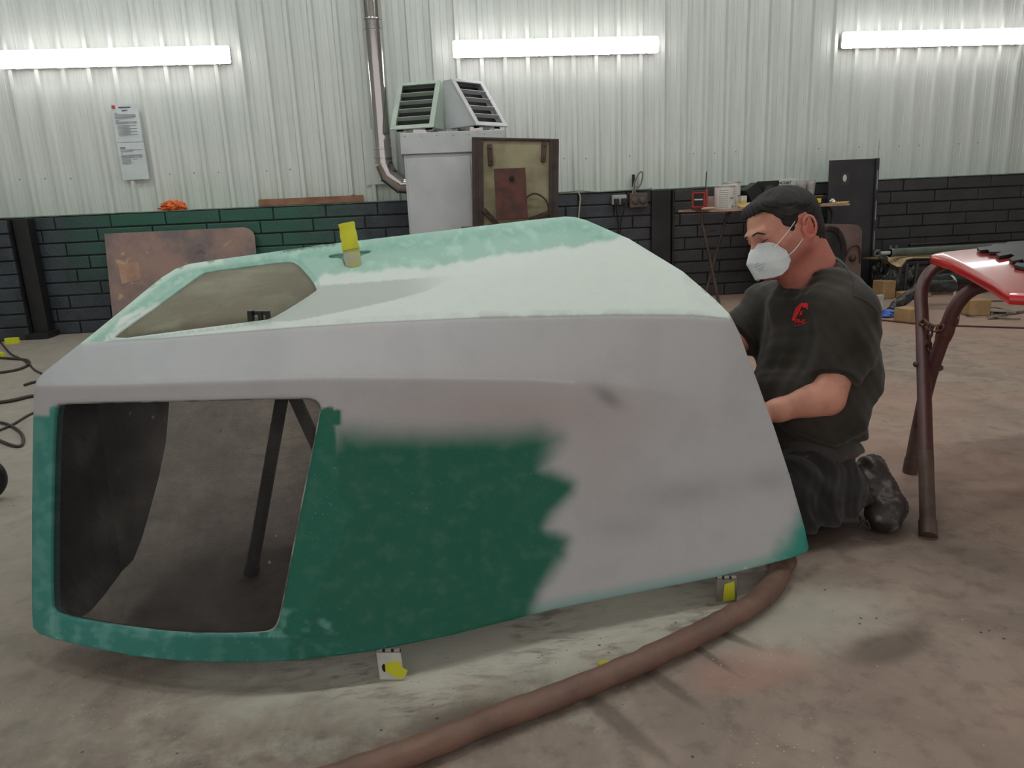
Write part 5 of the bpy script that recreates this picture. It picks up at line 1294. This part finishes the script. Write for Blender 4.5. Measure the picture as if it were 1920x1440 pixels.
p = at_t(1517, 0, .12); Mx = T(p.x, p.y, TZ) @ RZ(.12)
c_ = tag(obj('long_box', BX((-.17, 0, 0), (.13, .13, .075), Mx, .003), m_chr), 'long dark carton with a yellow label at the right end of the table', 'box')
obj('label', BX((.03, -.002, .012), (.115, 0, .05), Mx), m_ylab, c_); obj('lid_edge', BX((-.17, -.003, .066), (.132, .0, .077), Mx), mat('brown_card', (120, 88, 60), None, 8, .7), c_)
p = at_t(1561, 0, .13); bm = bmesh.new(); crumple(bm, T(p.x, p.y, TZ+.018), (.026, .02, .022), 3, .4, 4); tag(obj('foil_ball', bm, m_steel, smooth=True), 'small crumpled silver foil ball at the right end of the table', 'foil')
p = at_t(1578, 0, .10); bm = bmesh.new(); box(bm, (-.09, -.02, .0), (.05, .03, .007), T(p.x, p.y, TZ) @ RZ(.2), .002); box(bm, (-.05, -.01, .007), (.07, .015, .014), T(p.x, p.y, TZ) @ RZ(.1), .002)
tag(obj('filler_spreader', bm, m_kraft), 'flat pale filler spreader near the right corner of the table', 'tool')
# ------------------------------------------------------------------ tall black panel and brown padded panel
a, b = PY(1553, 301, WALLY-.20), PY(1644, 298, WALLY-.20)
e = empty('steel_sheet', ((a.x+b.x)/2, WALLY-.2, 0), 'tall black metal panel with a small hole standing against the wall', 'panel')
H_ = (a.z+b.z)/2; M_ = T(0, WALLY-.27, .003) @ RX(-.04)
m_pan = mat('black_panel', (44, 42, 46), (56, 54, 56), 4, .45, .1, bump=.1)
obj('sheet', BX((a.x, 0, 0), (b.x-.03, .012, H_), M_, .003), m_pan, e); obj('folded_edge', BX((b.x-.032, -.028, 0), (b.x-.002, .02, H_+.002), M_, .003), m_pan, e)
bm = bmesh.new(); px_ = a.x+.15
lathe(bm, [(.5, 0), (.5, 1)], M_ @ T(px_, -.001, H_-.16) @ RX(math.pi/2) @ Matrix.Diagonal((.036, .062, .003, 1)), 18); obj('hole', bm, m_clad, e)
bm = bmesh.new(); box(bm, (px_-.03, -.0015, H_-.22), (px_+.045, 0, H_-.11), M_); obj('worn_patch', bm, mat('worn_grey', (60, 58, 60), (48, 46, 48), 40, .6), e)
for k in range(5):
    z = .1+k*.27; obj('slot', BX((b.x-.02, -.030, z), (b.x-.014, -.027, z+.17), M_), m_wsock, e)
yb = WALLY-.62; a, b = PY(1530, 414, yb), PY(1617, 430, yb)
m_bpan = mat('brown_vinyl', (116, 92, 86), (96, 76, 70), 7, .55, bump=.15)
e = empty('padded_panel', ((a.x+b.x)/2, yb, 0), 'brown round-cornered panel with a black disc standing behind the man', 'panel')
H_ = (a.z+b.z)/2+.01
poly = [(a.x-.25, 0), (b.x+.02, 0), (b.x, H_-.12)]+[(b.x-.08+.08*math.cos(t_), H_-.09+.08*math.sin(t_)) for t_ in (.1, .5, .9, 1.3)]+[(a.x-.25, H_+.03)]
bm = bmesh.new(); prism(bm, poly, yb, yb+.09); obj('panel_body', bm, m_bpan, e)
xs2 = PY(1572, 430, yb).x
bm = bmesh.new(); prism(bm, [(a.x-.24, .01), (xs2+.02, .01), (xs2, H_-.03), (a.x-.24, H_-.0)], yb-.012, yb-.001); obj('dark_face', bm, mat('dark_brown_vinyl', (52, 42, 42), (40, 34, 34), 6, .5), e)
d_ = PY(1549, 475, yb-.02)
bm = bmesh.new(); lathe(bm, [(.17, 0), (.172, .02), (.16, .035), (.15, .03), (.14, .036), (.02, .03)], T(d_.x, yb-.012, d_.z) @ RX(math.pi/2) @ Matrix.Diagonal((.82, 1.25, 1, 1)), 36); obj('disc', bm, m_blk, e, smooth=True)
for k in range(4): 
    bm = TB([(d_.x+math.cos(t_)*(.135+.008*k), yb-.05-.004*k, d_.z+math.sin(t_)*(.20+.01*k)) for t_ in np.linspace(-1.2, 2.2, 22)], .0035, 6); obj('hose_turn', bm, m_blk, e, smooth=True)
kx = PY(1602, 484, yb-.02)
bm = bmesh.new(); lathe(bm, [(.03, 0), (.032, .012), (.018, .03), (.006, .034)], T(kx.x-.01, yb-.002, kx.z) @ RX(math.pi/2), 18); obj('knob', bm, m_rust2, e, smooth=True)
obj('strap', TB(catmull([(kx.x-.075, yb-.012, kx.z+.02), (kx.x-.05, yb-.016, kx.z+.08), (kx.x, yb-.016, kx.z+.105), (kx.x+.045, yb-.014, kx.z+.08), (kx.x+.06, yb-.012, kx.z-.05)]), .006, 8), m_rust2, e, smooth=True)
# ------------------------------------------------------------------ heap of struts, boards and rolls by the right-hand wall
PX_ = lambda px, py, y, z=None: (lambda v: Vector((v.x, v.y, v.z if z is None else z)))(PY(px, py, y))
m_gtube = mat('grey_green_tube', (98, 106, 100), (78, 84, 80), 8, .45, .2); m_lid = mat('tan_board', (188, 164, 128), (160, 136, 102), 5, .7); m_wblk = mat('cut_timber', (168, 136, 96), (140, 110, 74), 8, .75)
yP = WALLY-.55
def yz(px, py, y): return PY(px, py, y)
# supports on the floor: timber blocks
def tblock(px, w, h, y, lab, dz=.0, ang=0.0):
    p = PX_(px, 570, y, 0.002+dz); return tag(obj('timber_block', BX((-w/2, -.07, 0), (w/2, .07, h), T(*p) @ RZ(ang), .004), m_wblk), lab, 'block')
tblock(1706, .135, .10, 4.95, 'sawn timber block on the floor under the black bag end', 0, .25)
tblock(1829, .15, .115, 5.05, 'sawn timber block on the floor under the red panel corner', 0, -.2)
tblock(1655, .12, .15, WALLY-.75, 'timber block half hidden behind the man\'s shoulder', 0, .1)
tblock(1706, .28, .05, WALLY-.80, 'flat timber offcut lying under the black struts', 0.0, .05)
# long cylinder strut
a, b = yz(1668, 474, yP), yz(1960, 455, yP); r_ = .036; b.z = a.z
e = empty('strut_cylinder', tuple(a), 'long grey-green hydraulic tube lying on top of the heap by the wall', 'tube')
obj('barrel', TB([a, b], r_, 18), m_gtube, e, smooth=True); obj('rod', TB([a+Vector((-.09, 0, 0)), a], .017, 12), m_wsock, e, smooth=True)
bm = tube(bmesh.new(), [a+Vector((-.115+.028*math.cos(t_), 0, .026*math.sin(t_))) for t_ in np.linspace(0, 2*math.pi, 13)[:-1]], .011, 8, closed=True); obj('rod_eye', bm, m_gtube, e, smooth=True)
for dx in (.0, .055): obj('fitting', TB([a+Vector((dx+.005, 0, r_*.8)), a+Vector((dx+.005, 0, r_+.026))], .012, 10), m_gtube, e, smooth=True)
obj('end_collar', TB([a+Vector((.0, 0, 0)), a+Vector((.028, 0, 0))], r_*1.12, 18), m_gtube, e, smooth=True)
for k, (py_, dd, rr, lab) in enumerate(((452, .14, .014, 'thin black rod behind the grey-green tube'), (463, .06, .010, 'second thin black rod lying along the wall'))):
    q1, q2 = yz(1705, py_+8, yP+dd), yz(1960, py_-8, yP+dd); q2.z = q1.z; tag(obj('metal_rod', TB([q1, q2], rr, 10), m_blk, smooth=True), lab, 'rod')
# formed tan board with a wavy front edge
za = a.z-r_-.012; y0 = yP-.12
e = empty('formed_board', (a.x+.1, y0, za-.02), 'tan board with a wavy front edge under the grey-green tube', 'board')
fr0 = [(1646, 483), (1660, 486), (1670, 495), (1683, 502), (1690, 500), (1700, 487), (1712, 484), (1760, 484), (1800, 484)]
bm = bmesh.new(); Fv = [yz(x, y, y0) for x, y in fr0]
top_ = [[bm.verts.new((v.x, v.y, v.z+.004)), bm.verts.new((v.x+.04, y0+.30, za+.0)), bm.verts.new((v.x+.04, y0+.30, za-.014)), bm.verts.new((v.x, v.y, v.z-.010))] for v in Fv]
for q1, q2 in zip(top_, top_[1:]):
    for k in range(4): bm.faces.new((q1[k], q1[(k+1) % 4], q2[(k+1) % 4], q2[k]))
bm.faces.new(top_[0]); bm.faces.new(top_[-1][::-1]); obj('board', bm, m_lid, e)
bm = TB([v+Vector((0, -.006, -.004)) for v in Fv], .007, 8); obj('edge_strip', bm, m_rust2, e, smooth=True)
# black rolls
for (px, py, px2, rr, yy, lab) in ((1708, 505, 1900, .036, yP-.06, 'thick black roll under the wavy tan board'), (1735, 528, 1900, .05, yP-.22, 'black wrapped roll tied with a white strap')):
    q1, q2 = yz(px, py, yy), yz(px2, py, yy); q2.z = q1.z
    if 'strap' in lab: q1.z -= .0; q2.z += .03
    e = empty('black_roll', tuple(q1), lab, 'roll'); obj('roll', TB(catmull([q1, q1*.66+q2*.34+Vector((0, 0, .006)), q1*.33+q2*.67-Vector((0, 0, .006)), q2]), rr, 18), m_film, e, smooth=True)
    obj('end_ring', TB([q1-Vector((.008, 0, 0)), q1+Vector((.02, 0, 0))], rr*1.06, 18), m_blk, e, smooth=True)
    if 'strap' in lab:
        c0 = yz(1790, 520, yy-.09)
        pts_ = [yz(1784, 516, yy-.08), yz(1791, 524, yy-.10), yz(1792, 540, yy-.10), yz(1787, 560, yy-.09), yz(1778, 570, yy-.08)]
        bm = bmesh.new(); v_ = [[bm.verts.new(p_+Vector((s_*.011, 0, 0))) for s_ in (-1, 1)]+[bm.verts.new(p_+Vector((s_*.011, .003, 0))) for s_ in (1, -1)] for p_ in catmull(pts_, 4)]
        for q1_, q2_ in zip(v_, v_[1:]):
            for k in range(4): bm.faces.new((q1_[k], q1_[(k+1) % 4], q2_[(k+1) % 4], q2_[k]))
        tag(obj('strap', bm, m_white, e), 'white fabric strap')
# crumpled black bag heap (one big bag)
for (px, py, yy, rx, rz_, sd, lab) in ((1650, 500, yP+.02, .10, .12, 2, 'crumpled black bag at the top left of the heap beside the black steel sheet'), (1672, 532, yP-.16, .15, .12, 3, 'crumpled black bag low at the left end of the heap'),
        (1712, 528, yP-.10, .17, .15, 4, 'wide crumpled black bag under the wavy tan board'), (1760, 535, yP-.02, .22, .17, 6, 'large crumpled black bag behind the curved trestle leg'), (1830, 528, yP+.0, .26, .18, 7, 'crumpled black bag behind the white strap'), (1905, 540, yP+.05, .26, .17, 8, 'crumpled black bag at the right edge under the red panel')):
    p = yz(px, py, yy); bm = bmesh.new(); crumple(bm, T(p.x, p.y, max(p.z, rz_*.6)), (rx*.62, .06, rz_*.85), 4, .30, sd, 2.6)
    tag(obj('plastic_bag', bm, m_film, smooth=True, angle=45), lab, 'bag')
for k, (px, rr) in enumerate(((1668, .014), (1684, .02), (1697, .016), (1716, .013))):
    p = yz(px, 525, yP-.19); tag(obj('upright_strut', TB([(p.x, p.y, .06), (p.x+.01, p.y, .24+.02*k)], rr, 12), m_chr, smooth=True), 'short black post standing in the heap under the tan board, %s' % ('leftmost of four', 'second from left', 'third from left', 'rightmost of four')[k], 'post', 'short posts in the heap')
q1, q2 = yz(1672, 562, 5.3), yz(1712, 530, 5.5)
bm = TB(catmull([Vector((q1.x, q1.y, .03)), Vector((q1.x+.06, q1.y+.03, .06)), Vector(((q1.x+q2.x)/2+.06, 5.4, .11)), Vector((q2.x+.1, 5.5, .16)), Vector((q2.x+.35, 5.5, .15))]), [.030]*6+[.034]*6+[.042]*6+[.046]*6+[.05]*9, 12)
for v in bm.verts: v.co += .012*Vector((noise.noise(v.co*25), noise.noise(v.co*25+Vector((5, 0, 0))), noise.noise(v.co*25+Vector((0, 7, 0)))))
tag(obj('wrapped_bundle', bm, m_film, smooth=True, angle=40), 'long bundle wrapped in black plastic reaching down to the floor by a blue rag', 'bundle')
p = PX_(1658, 572, 5.2, .022); bm = bmesh.new(); crumple(bm, T(*p), (.085, .05, .03), 4, .55, 9, 2.6); tag(obj('blue_rag', bm, mat('blue_rag', (88, 116, 190), (60, 84, 160), 14, .8), smooth=True, angle=50), 'small crumpled blue rag on the floor beside the black bundle', 'rag')
p = PX_(1649, 549, 5.6, .0); tag(obj('white_offcut', BX((-.03, 0, .002), (.05, .03, .10), T(*p) @ RZ(.2), .002), m_white), 'small white offcut standing beside the man\'s shoulder', 'offcut')
p = PX_(1760, 552, WALLY-.62, .0)
tag(obj('angle_iron', BX((-.2, 0, .002), (1.1, .06, .05), T(*p) @ RZ(.0), .003), m_rust), 'rusty steel angle lying low along the wall behind the trestle', 'bar')
# loops of cable and flat scraps on the floor to the right
m_gcab = mat('dusty_cable', (112, 98, 86), (84, 72, 64), 16, .7)
for i, (cx, cy, rx, ry, ph, lab) in enumerate(((1870, 577, 62, 13, .2, 'wide loop of dusty cable on the floor behind the red panel'), (1905, 590, 48, 8, 1.4, 'lower loop of dusty cable at the right edge of the floor'), (1850, 585, 40, 9, 2.2, 'small loop of dusty cable left of the scrap plates'))):
    pts_ = [PZ(cx+rx*math.cos(t_+ph)*(1+.05*math.sin(3*t_)), cy+ry*math.sin(t_+ph), .007+.004*i) for t_ in np.linspace(0, 5.6, 26)]
    tag(obj('cable_loop', TB(pts_, .006, 6), m_gcab, smooth=True), lab, 'cable')
p0 = [PZ(*q_, .006) for q_ in ((1652, 600), (1700, 605), (1740, 609), (1800, 611), (1860, 613), (1960, 616))]
tag(obj('floor_cable', TB(catmull(p0), .006, 8), mat('rust_brown_cable', (74, 40, 34), None, 9, .6), smooth=True), 'thin dark red cable running straight across the floor past the trestle', 'cable')
m_scrap = mat('dusty_scrap', (146, 134, 118), (118, 106, 94), 12, .75)
for i, (px, py, w, d, a_, lab) in enumerate(((1872, 583, .20, .13, -.5, 'flat pale scrap plate on the floor among cable loops'), (1905, 583, .10, .07, .3, 'small flat scrap plate right of the pale plate'), (1862, 594, .09, .04, .1, 'narrow flat scrap strip in front of the pale plate'))):
    p = PZ(px, py, .016); tag(obj('scrap_plate', BX((-w/2, -d/2, 0), (w/2, d/2, .006), T(*p) @ RZ(a_) @ RY(.04), .001), m_scrap), lab, 'scrap')
# ================================================================== black folding trestle under the hood, seen through the lower screen
m_trb = mat('black_trestle', (26, 24, 25), (36, 33, 33), 8, .5)
apx = P(532, 728, 2.02); ft1 = PZ(471, 1078, .0); ft2 = PZ(706, 1080, .0)
e = empty('trestle', (apx.x, apx.y, 0), 'black tube trestle standing under the hood behind the dark mesh screen', 'trestle')
r_ = .0175
obj('leg', TB([ft1+Vector((0, 0, .002)), apx], r_, 14), m_trb, e, smooth=True); obj('leg', TB([ft2+Vector((0, 0, .002)), apx+Vector((.012, .02, 0))], r_, 14), m_trb, e, smooth=True)
ap2 = apx+Vector((.95, .10, -.03))
for d in (Vector((-.12, -.03, 0)), Vector((.16, .05, 0))):
    q = ap2+d; q.z = .002; obj('leg', TB([q, ap2], r_, 14), m_trb, e, smooth=True)
obj('top_rail', TB([apx+Vector((-.03, 0, .01)), ap2+Vector((.04, 0, .01))], r_*1.1, 14), m_trb, e, smooth=True)
for q in (ft1, ft2): obj('foot', TB([q+Vector((0, 0, .0015)), q+(apx-q).normalized()*.03], r_*1.2, 14), m_blk, e, smooth=True)
# ================================================================== brown trestle with the red painted body panel
m_tre = mat('maroon_tube', (92, 52, 50), (74, 44, 42), 7, .45, .1, bump=.1, world=True); m_worn = mat('worn_tube', (104, 84, 76), (78, 62, 56), 9, .55, .3, world=True)
t1 = [PZ(1740, 1006, .004), P(1736, 850, 2.22), P(1732, 700, 2.30), P(1729, 600, 2.37), P(1727, 556, 2.41), P(1734, 527, 2.44), P(1747, 508, 2.44), P(1764, 496, 2.42)]
t2 = [PZ(1706, 884, .004), P(1722, 800, 2.50), P(1742, 712, 2.42), P(1766, 640, 2.34), P(1785, 588, 2.27), P(1803, 560, 2.22), P(1824, 544, 2.16), P(1846, 536, 2.10)]
def PT(px, py, dz=0.0):
    r = ray(px, py); k = .095; z0 = .70+dz-k*2.0; return cO+r*((CAMH-z0)/(k*r.y-r.z))
def run_(foot, mid, end):
    A_, B_ = PZ(*foot, .004), PT(*end, -.054); dA_, dB_ = depth(A_), depth(B_)
    return [A_]+[P(x, y, dA_+(dB_-dA_)*f_) for x, y, f_ in mid]+[B_]
t1 = run_((1740, 1006), ((1736, 850, .3), (1732, 700, .6), (1729, 600, .8), (1727, 556, .88), (1733, 528, .93), (1747, 508, .97)), (1770, 495))
t2 = run_((1706, 884), ((1722, 800, .22), (1742, 712, .46), (1766, 640, .66), (1785, 588, .8), (1803, 560, .88), (1824, 543, .95)), (1852, 534))
e = empty('tube_trestle', tuple((t1[0]+t2[0])/2), 'maroon steel tube trestle with crossed curved legs under the red panel', 'trestle')
for t_, rr in ((t1, .0215), (t2, .0215)):
    c_ = catmull(t_, 7); ks = next(i_ for i_, p in enumerate(c_) if p.z > .16); lo_, hi_ = c_[:ks], c_[ks:]
    L_ = obj('leg', TB([lo_[-1]]+hi_, rr, 16), m_tre, e, smooth=True)
    obj('worn_foot', TB(lo_+[hi_[0]], rr*1.01, 16), m_worn, L_, smooth=True)
    obj('foot_ferrule', TB([t_[0], t_[0]+(t_[1]-t_[0]).normalized()*.05], rr*1.14, 16), m_worn, L_, smooth=True)
    dx_ = Vector((.62, -.06, 0)) if t_ is t1 else Vector((.62, -.06, 0))
    # the trestle's far pair, out of the frame to the right
    obj('leg', TB([p+dx_ for p in catmull(t_, 5)], rr, 14), m_tre, e, smooth=True)
    obj('cross_tube', TB([c_[-1], c_[-1]+dx_], rr, 14), m_tre, e, smooth=True)
for (px, py, d) in ((1723, 707, 2.33), (1758, 707, 2.33)):
    _k = [min(catmull(t_, 7), key=lambda v: abs(v.z-P(px, py, 2.33).z)) for t_ in (t1, t2)]; p = (_k[0]-cR*.024) if px == 1723 else (_k[1]+cR*.024); bm = bmesh.new(); bmesh.ops.create_icosphere(bm, subdivisions=2, radius=.011, matrix=T(*p)); obj('bolt_head', bm, m_worn, e, smooth=True)
# wrapped tape on the second leg and the chain
p = P(1779, 603, 2.255)
_u = t2[3].lerp(t2[4], .35); _v = (t2[4]-t2[3]).normalized()
bm = TB([_u-_v*.028, _u, _u+_v*.028], [.0235, .026, .0235], 14)
tw = obj('tape_wrap', bm, mat('brown_tape', (100, 48, 44), (76, 38, 36), 20, .5, bump=.4), e, smooth=True)
bm = bmesh.new(); _d = depth(_u)-.02; a_ = [P(1782, 604, _d), P(1792, 597, _d), P(1798, 598, _d), P(1801, 589, _d), P(1797, 608, _d), P(1784, 622, _d)]
for th in (0, .003): pass
v1 = [bm.verts.new(v) for v in a_]; v2 = [bm.verts.new(v+cF*.003) for v in a_]
bm.faces.new(v1); bm.faces.new(v2[::-1])
for i in range(6): bm.faces.new((v1[i], v1[(i+1) % 6], v2[(i+1) % 6], v2[i]))
obj('tape_flap', bm, m_tre, e)
m_chain = mat('rusty_chain', (112, 74, 60), (80, 54, 46), 24, .6, .3)
ch = empty('chain', tuple(P(1742, 640, 2.3)), 'rusty steel chain tied between the trestle legs with its end hanging down', 'chain')
def link_at(c, ax, side, L=.030, W=.0095, r=.0033):
    ax = Vector(ax).normalized(); s = Vector(side); s = (s-s.dot(ax)*ax).normalized(); pts_ = []
    for k in range(14):
        a = 2*math.pi*k/14; x = math.cos(a); y = math.sin(a); pts_.append(Vector(c)+ax*((L/2-W)*(1 if x > .1 else -1 if x < -.1 else 0)+W*x)+s*W*y)
    return tube(bmesh.new(), pts_, r, 7, closed=True)
def on_leg(t_, px, py):
    q_ = min(catmull(t_, 10), key=lambda v: (v-P(px, py, depth(v))).length); return depth(q_)
dc1, dc2 = on_leg(t1, 1729, 600)-.03, on_leg(t2, 1772, 612)-.03
run = catmull([P(1729, 602, dc1), P(1741, 611, dc1*.6+dc2*.4), P(1753, 616, dc1*.3+dc2*.7), P(1768, 614, dc2)], 8)
tot = sum((b-a).length for a, b in zip(run, run[1:])); nL = 5
def along(L_, s):
    for a, b in zip(L_, L_[1:]):
        d = (b-a).length
        if s <= d: return a+(b-a)*(s/d), (b-a)
        s -= d
    return L_[-1], L_[-1]-L_[-2]
for k in range(nL):
    c, ax = along(run, tot*(k+.5)/nL); obj('link', link_at(c, ax, cU if k % 2 else cF, tot/nL*1.35), m_chain, ch, smooth=True)
c = P(1742, 624, dc1*.6+dc2*.4)
for k in range(5): obj('link', link_at(c+Vector((0, 0, -k*.0225)), (0, 0, 1), cR if k % 2 == 0 else cF, .033, .0105), m_chain, ch, smooth=True)
obj('link', link_at(P(1732, 606, dc1), cR+cU*.3, cU, .03, .011), m_chain, ch, smooth=True)
# red panel
m_redpan = mat('red_gloss_panel', (186, 52, 50), (176, 46, 44), 3, .28, 0, coat=1.0, world=True); m_rededge = mat('bright_red_edge', (206, 30, 32), (190, 22, 26), 4, .2, coat=.8)
ol = [(1744, 478), (1757, 474), (1800, 469), (1860, 463), (1920, 458), (2300, 430)]
ol = [PT(x, y) for x, y in ol]; fr_ = [PT(x, y) for x, y in ((2300, 575), (1960, 557), (1905, 555), (1893, 554), (1882, 548), (1862, 534), (1815, 508), (1775, 489), (1748, 482))]
top_ = ol+fr_
e = empty('car_panel', tuple(top_[2]-Vector((0, 0, .03))), 'glossy red painted car body panel lying across the maroon trestle', 'panel')
c_ = sum(top_, Vector())/len(top_)
def ringp(f, dz): return [c_+(p-c_)*f+Vector((0, 0, dz)) for p in top_]
bm = bmesh.new(); R_ = [[bm.verts.new(p) for p in ringp(f, dz)] for f, dz in ((.90, .006), (.955, .004), (.985, 0))]
n = len(top_)
for a, b in zip(R_, R_[1:]):
    for i in range(n): bm.faces.new((a[i], a[(i+1) % n], b[(i+1) % n], b[i]))
bm.faces.new(R_[0]); obj('skin', bm, m_redpan, e, smooth=True)
bm = bmesh.new(); R_ = [[bm.verts.new(p) for p in ringp(f, dz)] for f, dz in ((.985, 0), (1.0, -.005), (1.004, -.014), (.998, -.024), (.97, -.026))]
for a, b in zip(R_, R_[1:]):
    for i in range(n): bm.faces.new((a[i], a[(i+1) % n], b[(i+1) % n], b[i]))
bm.faces.new(R_[-1]); obj('folded_edge', bm, m_rededge, e, smooth=True)
q = PT(1893, 552, -.016); bm = bmesh.new(); bmesh.ops.create_icosphere(bm, subdivisions=2, radius=.006, matrix=T(*(q-cF*.004))); obj('edge_stud', bm, m_steel, e, smooth=True)
# jigsaw-edged black mats on the red panel
m_mat = mat('black_foam', (34, 34, 38), (48, 48, 52), 18, .45)
def jig(pts, lab, z):
    pl = [PT(x, y, z) for x, y in pts]; bm = bmesh.new(); a = [bm.verts.new(p) for p in pl]; b = [bm.verts.new(p-Vector((0, 0, .010))) for p in pl]; n = len(pl)
    bm.faces.new(a); bm.faces.new(b[::-1])
    for i in range(n): bm.faces.new((a[i], b[i], b[(i+1) % n], a[(i+1) % n]))
    return tag(obj('jigsaw_mat', bm, m_mat), lab, 'mat')
jig([(1832, 464), (1856, 461), (1862, 458), (1884, 457), (1890, 453), (1960, 449), (1960, 492), (1920, 489), (1918, 486), (1898, 489), (1893, 484), (1903, 479), (1896, 476), (1874, 480), (1868, 476), (1878, 472), (1856, 472), (1852, 468), (1838, 469)], 'black jigsaw-edged foam mat lying on the red panel', .018)
jig([(1902, 497), (1906, 492), (1960, 496), (1960, 508), (1925, 506), (1921, 501)], 'corner of a second black foam mat at the right edge of the picture', .018)
# ================================================================== extraction hose on the floor
m_hose = mat('dusty_brown_hose', (124, 92, 78), (102, 76, 64), 7, .6, bump=.5, world=True)
hp = [(1462, 1040), (1462, 1066), (1452, 1092), (1425, 1122), (1385, 1148), (1330, 1178), (1250, 1217), (1150, 1262), (1040, 1306), (920, 1350), (800, 1398), (690, 1438), (560, 1480), (420, 1520)]
hr_ = .0265; pts_ = [PZ(x, y, hr_*.85) for x, y in hp]; pts_.insert(0, pts_[0]+Vector((-.10, .25, .0)))
cc = catmull(pts_, 14); bm = bmesh.new()
rr = [hr_*(1+.015*math.sin(i*.9)+.05*noise.noise(Vector((i*.21, 0, 0)))) for i in range(len(cc))]
tube(bm, cc, rr, 20, flat=(1.08, .80))
for v in bm.verts:
    v.co += .0022*Vector((noise.noise(v.co*22), noise.noise(v.co*22+Vector((9, 0, 0))), noise.noise(v.co*30)))
    v.co.z = max(v.co.z, .0015)
hs = tag(obj('extraction_hose', bm, m_hose, smooth=True, angle=80), 'thick brown cloth-covered hose curving across the floor in front of the hood', 'hose')
# seam flap of the sleeve near the man
sp = [PZ(x, y, z) for x, y, z in ((1476, 1052, .03), (1474, 1075, .028), (1462, 1098, .02), (1444, 1120, .012), (1425, 1140, .006), (1402, 1152, .005))]
obj('sleeve_seam', TB(catmull(sp, 6), .006, 8, flat=(1.6, .5)), m_hose, hs, smooth=True)
obj('eyelet', TB([P(1401, 1147, depth(PZ(1401, 1147, .026))), P(1401, 1147, depth(PZ(1401, 1147, .026))-.004)], .0045, 10), m_dark, hs)
# ================================================================== yellow tape scraps, cables and the tyre at the left
def tapebit(px, py, w, d, h, lab, sd):
    p = PZ(px, py, .001); bm = bmesh.new(); ring = []
    for k in range(14):
        a = 2*math.pi*k/14; ring.append((math.cos(a)*w*(1+.15*math.sin(3*a+sd)), math.sin(a)*d*(1+.2*math.cos(2*a+sd))))
    lo = [bm.verts.new((p.x+x, p.y+y, .001)) for x, y in ring]; hi = [bm.verts.new((p.x+x*.94, p.y+y*.94, h)) for x, y in ring]; ii = [bm.verts.new((p.x+x*.5, p.y+y*.5, h*.8)) for x, y in ring]
    for i in range(14):
        j = (i+1) % 14; bm.faces.new((lo[i], lo[j], hi[j], hi[i])); bm.faces.new((hi[i], hi[j], ii[j], ii[i]))
    bm.faces.new(ii); bm.faces.new(lo[::-1])
    return tag(obj('tape_roll', bm, m_yel), lab, 'tape')
tapebit(22, 644, .055, .05, .045, 'roll of yellow tape on the floor by the left wall', 0); tapebit(-3, 671, .045, .04, .04, 'yellow tape roll cut by the left edge of the picture', 2)
p = PZ(1134, 1248, .004); bm = bmesh.new(); crumple(bm, T(p.x, p.y, .007), (.014, .008, .008), 2, .5, 3, 3); tag(obj('tape_scrap', bm, m_yel), 'small crumpled yellow tape scrap on the floor behind the brown hose', 'tape')
p = PZ(760, 1254, .003); 
m_fcab = mat('black_floor_cable', (62, 54, 48), (48, 42, 38), 9, .6)
for pts_, rr_, lab in ((((-60, 700), (0, 698), (35, 692), (53, 683), (50, 675), (20, 672), (-60, 668)), .009, 'dark cable looping on the floor near the left wall'),
                       (((-20, 620), (4, 645), (20, 663), (40, 673), (56, 684), (66, 694), (90, 705)), .006, 'thin cable running from the yellow tape towards the hood'),
                       (((46, 722), (60, 717), (80, 714), (110, 712)), .008, 'short piece of cable end showing left of the hood corner'),
                       (((-80, 762), (0, 754), (30, 749), (62, 742), (110, 738)), .010, 'thick dark cable running straight under the hood from the left'),
                       (((-60, 830), (0, 806), (25, 795), (50, 780), (66, 772), (110, 750)), .006, 'thin dark cable rising diagonally to the hood corner'),
                       (((-60, 786), (0, 792), (20, 798), (38, 810), (44, 824), (38, 836), (20, 834), (0, 826), (-60, 800)), .007, 'dark cable forming a rounded loop at the left edge')):
    tag(obj('floor_cable', TB(catmull([PZ(x, y, rr_+.001) for x, y in pts_], 8), rr_, 8), m_fcab, smooth=True), lab, 'cable')
c = PZ(-28, 942, .0); Rw = .085
e = empty('caster_wheel', (c.x, c.y, 0), 'black rubber wheel with a yellow hub cut by the left edge of the picture', 'wheel')
bm = bmesh.new(); lathe(bm, [(.04, -.022), (Rw-.012, -.024), (Rw-.003, -.018), (Rw, 0), (Rw-.003, .018), (Rw-.012, .024), (.04, .022)], T(c.x, c.y, Rw+.001) @ RZ(.35) @ RX(math.pi/2), 36); obj('tyre', bm, m_blk, e, smooth=True, angle=50)
bm = bmesh.new(); lathe(bm, [(.012, -.027), (.045, -.026), (.052, -.020), (.052, .020), (.012, .027)], T(c.x, c.y, Rw+.001) @ RZ(.35) @ RX(math.pi/2), 24); obj('hub', bm, mat('yellow_hub', (220, 160, 50), None, 5, .5), e, smooth=True)
# pebbles of grit and filler crumbs on the floor
bm = bmesh.new()
for k in range(420):
    px, py = rnd.uniform(60, 1880), rnd.uniform(1090, 1440)
    if k % 3 == 0: px, py = rnd.gauss(860, 300), rnd.gauss(1220, 50)
    if py < 1095: continue
    p = PZ(px, py, 0); s_ = rnd.uniform(.0006, .0015)
    if k % 4: box(bm, (-s_, -s_, 0), (s_, s_*.7, s_), T(p.x, p.y, .0002) @ RZ(rnd.random()*3))
tag(obj('floor_grit', bm, mat('pale_crumbs', (196, 190, 182), (120, 108, 98), 90, .9, world=True)), 'scattered pale sanding crumbs on the floor in front of the hood', 'grit', kind='stuff')
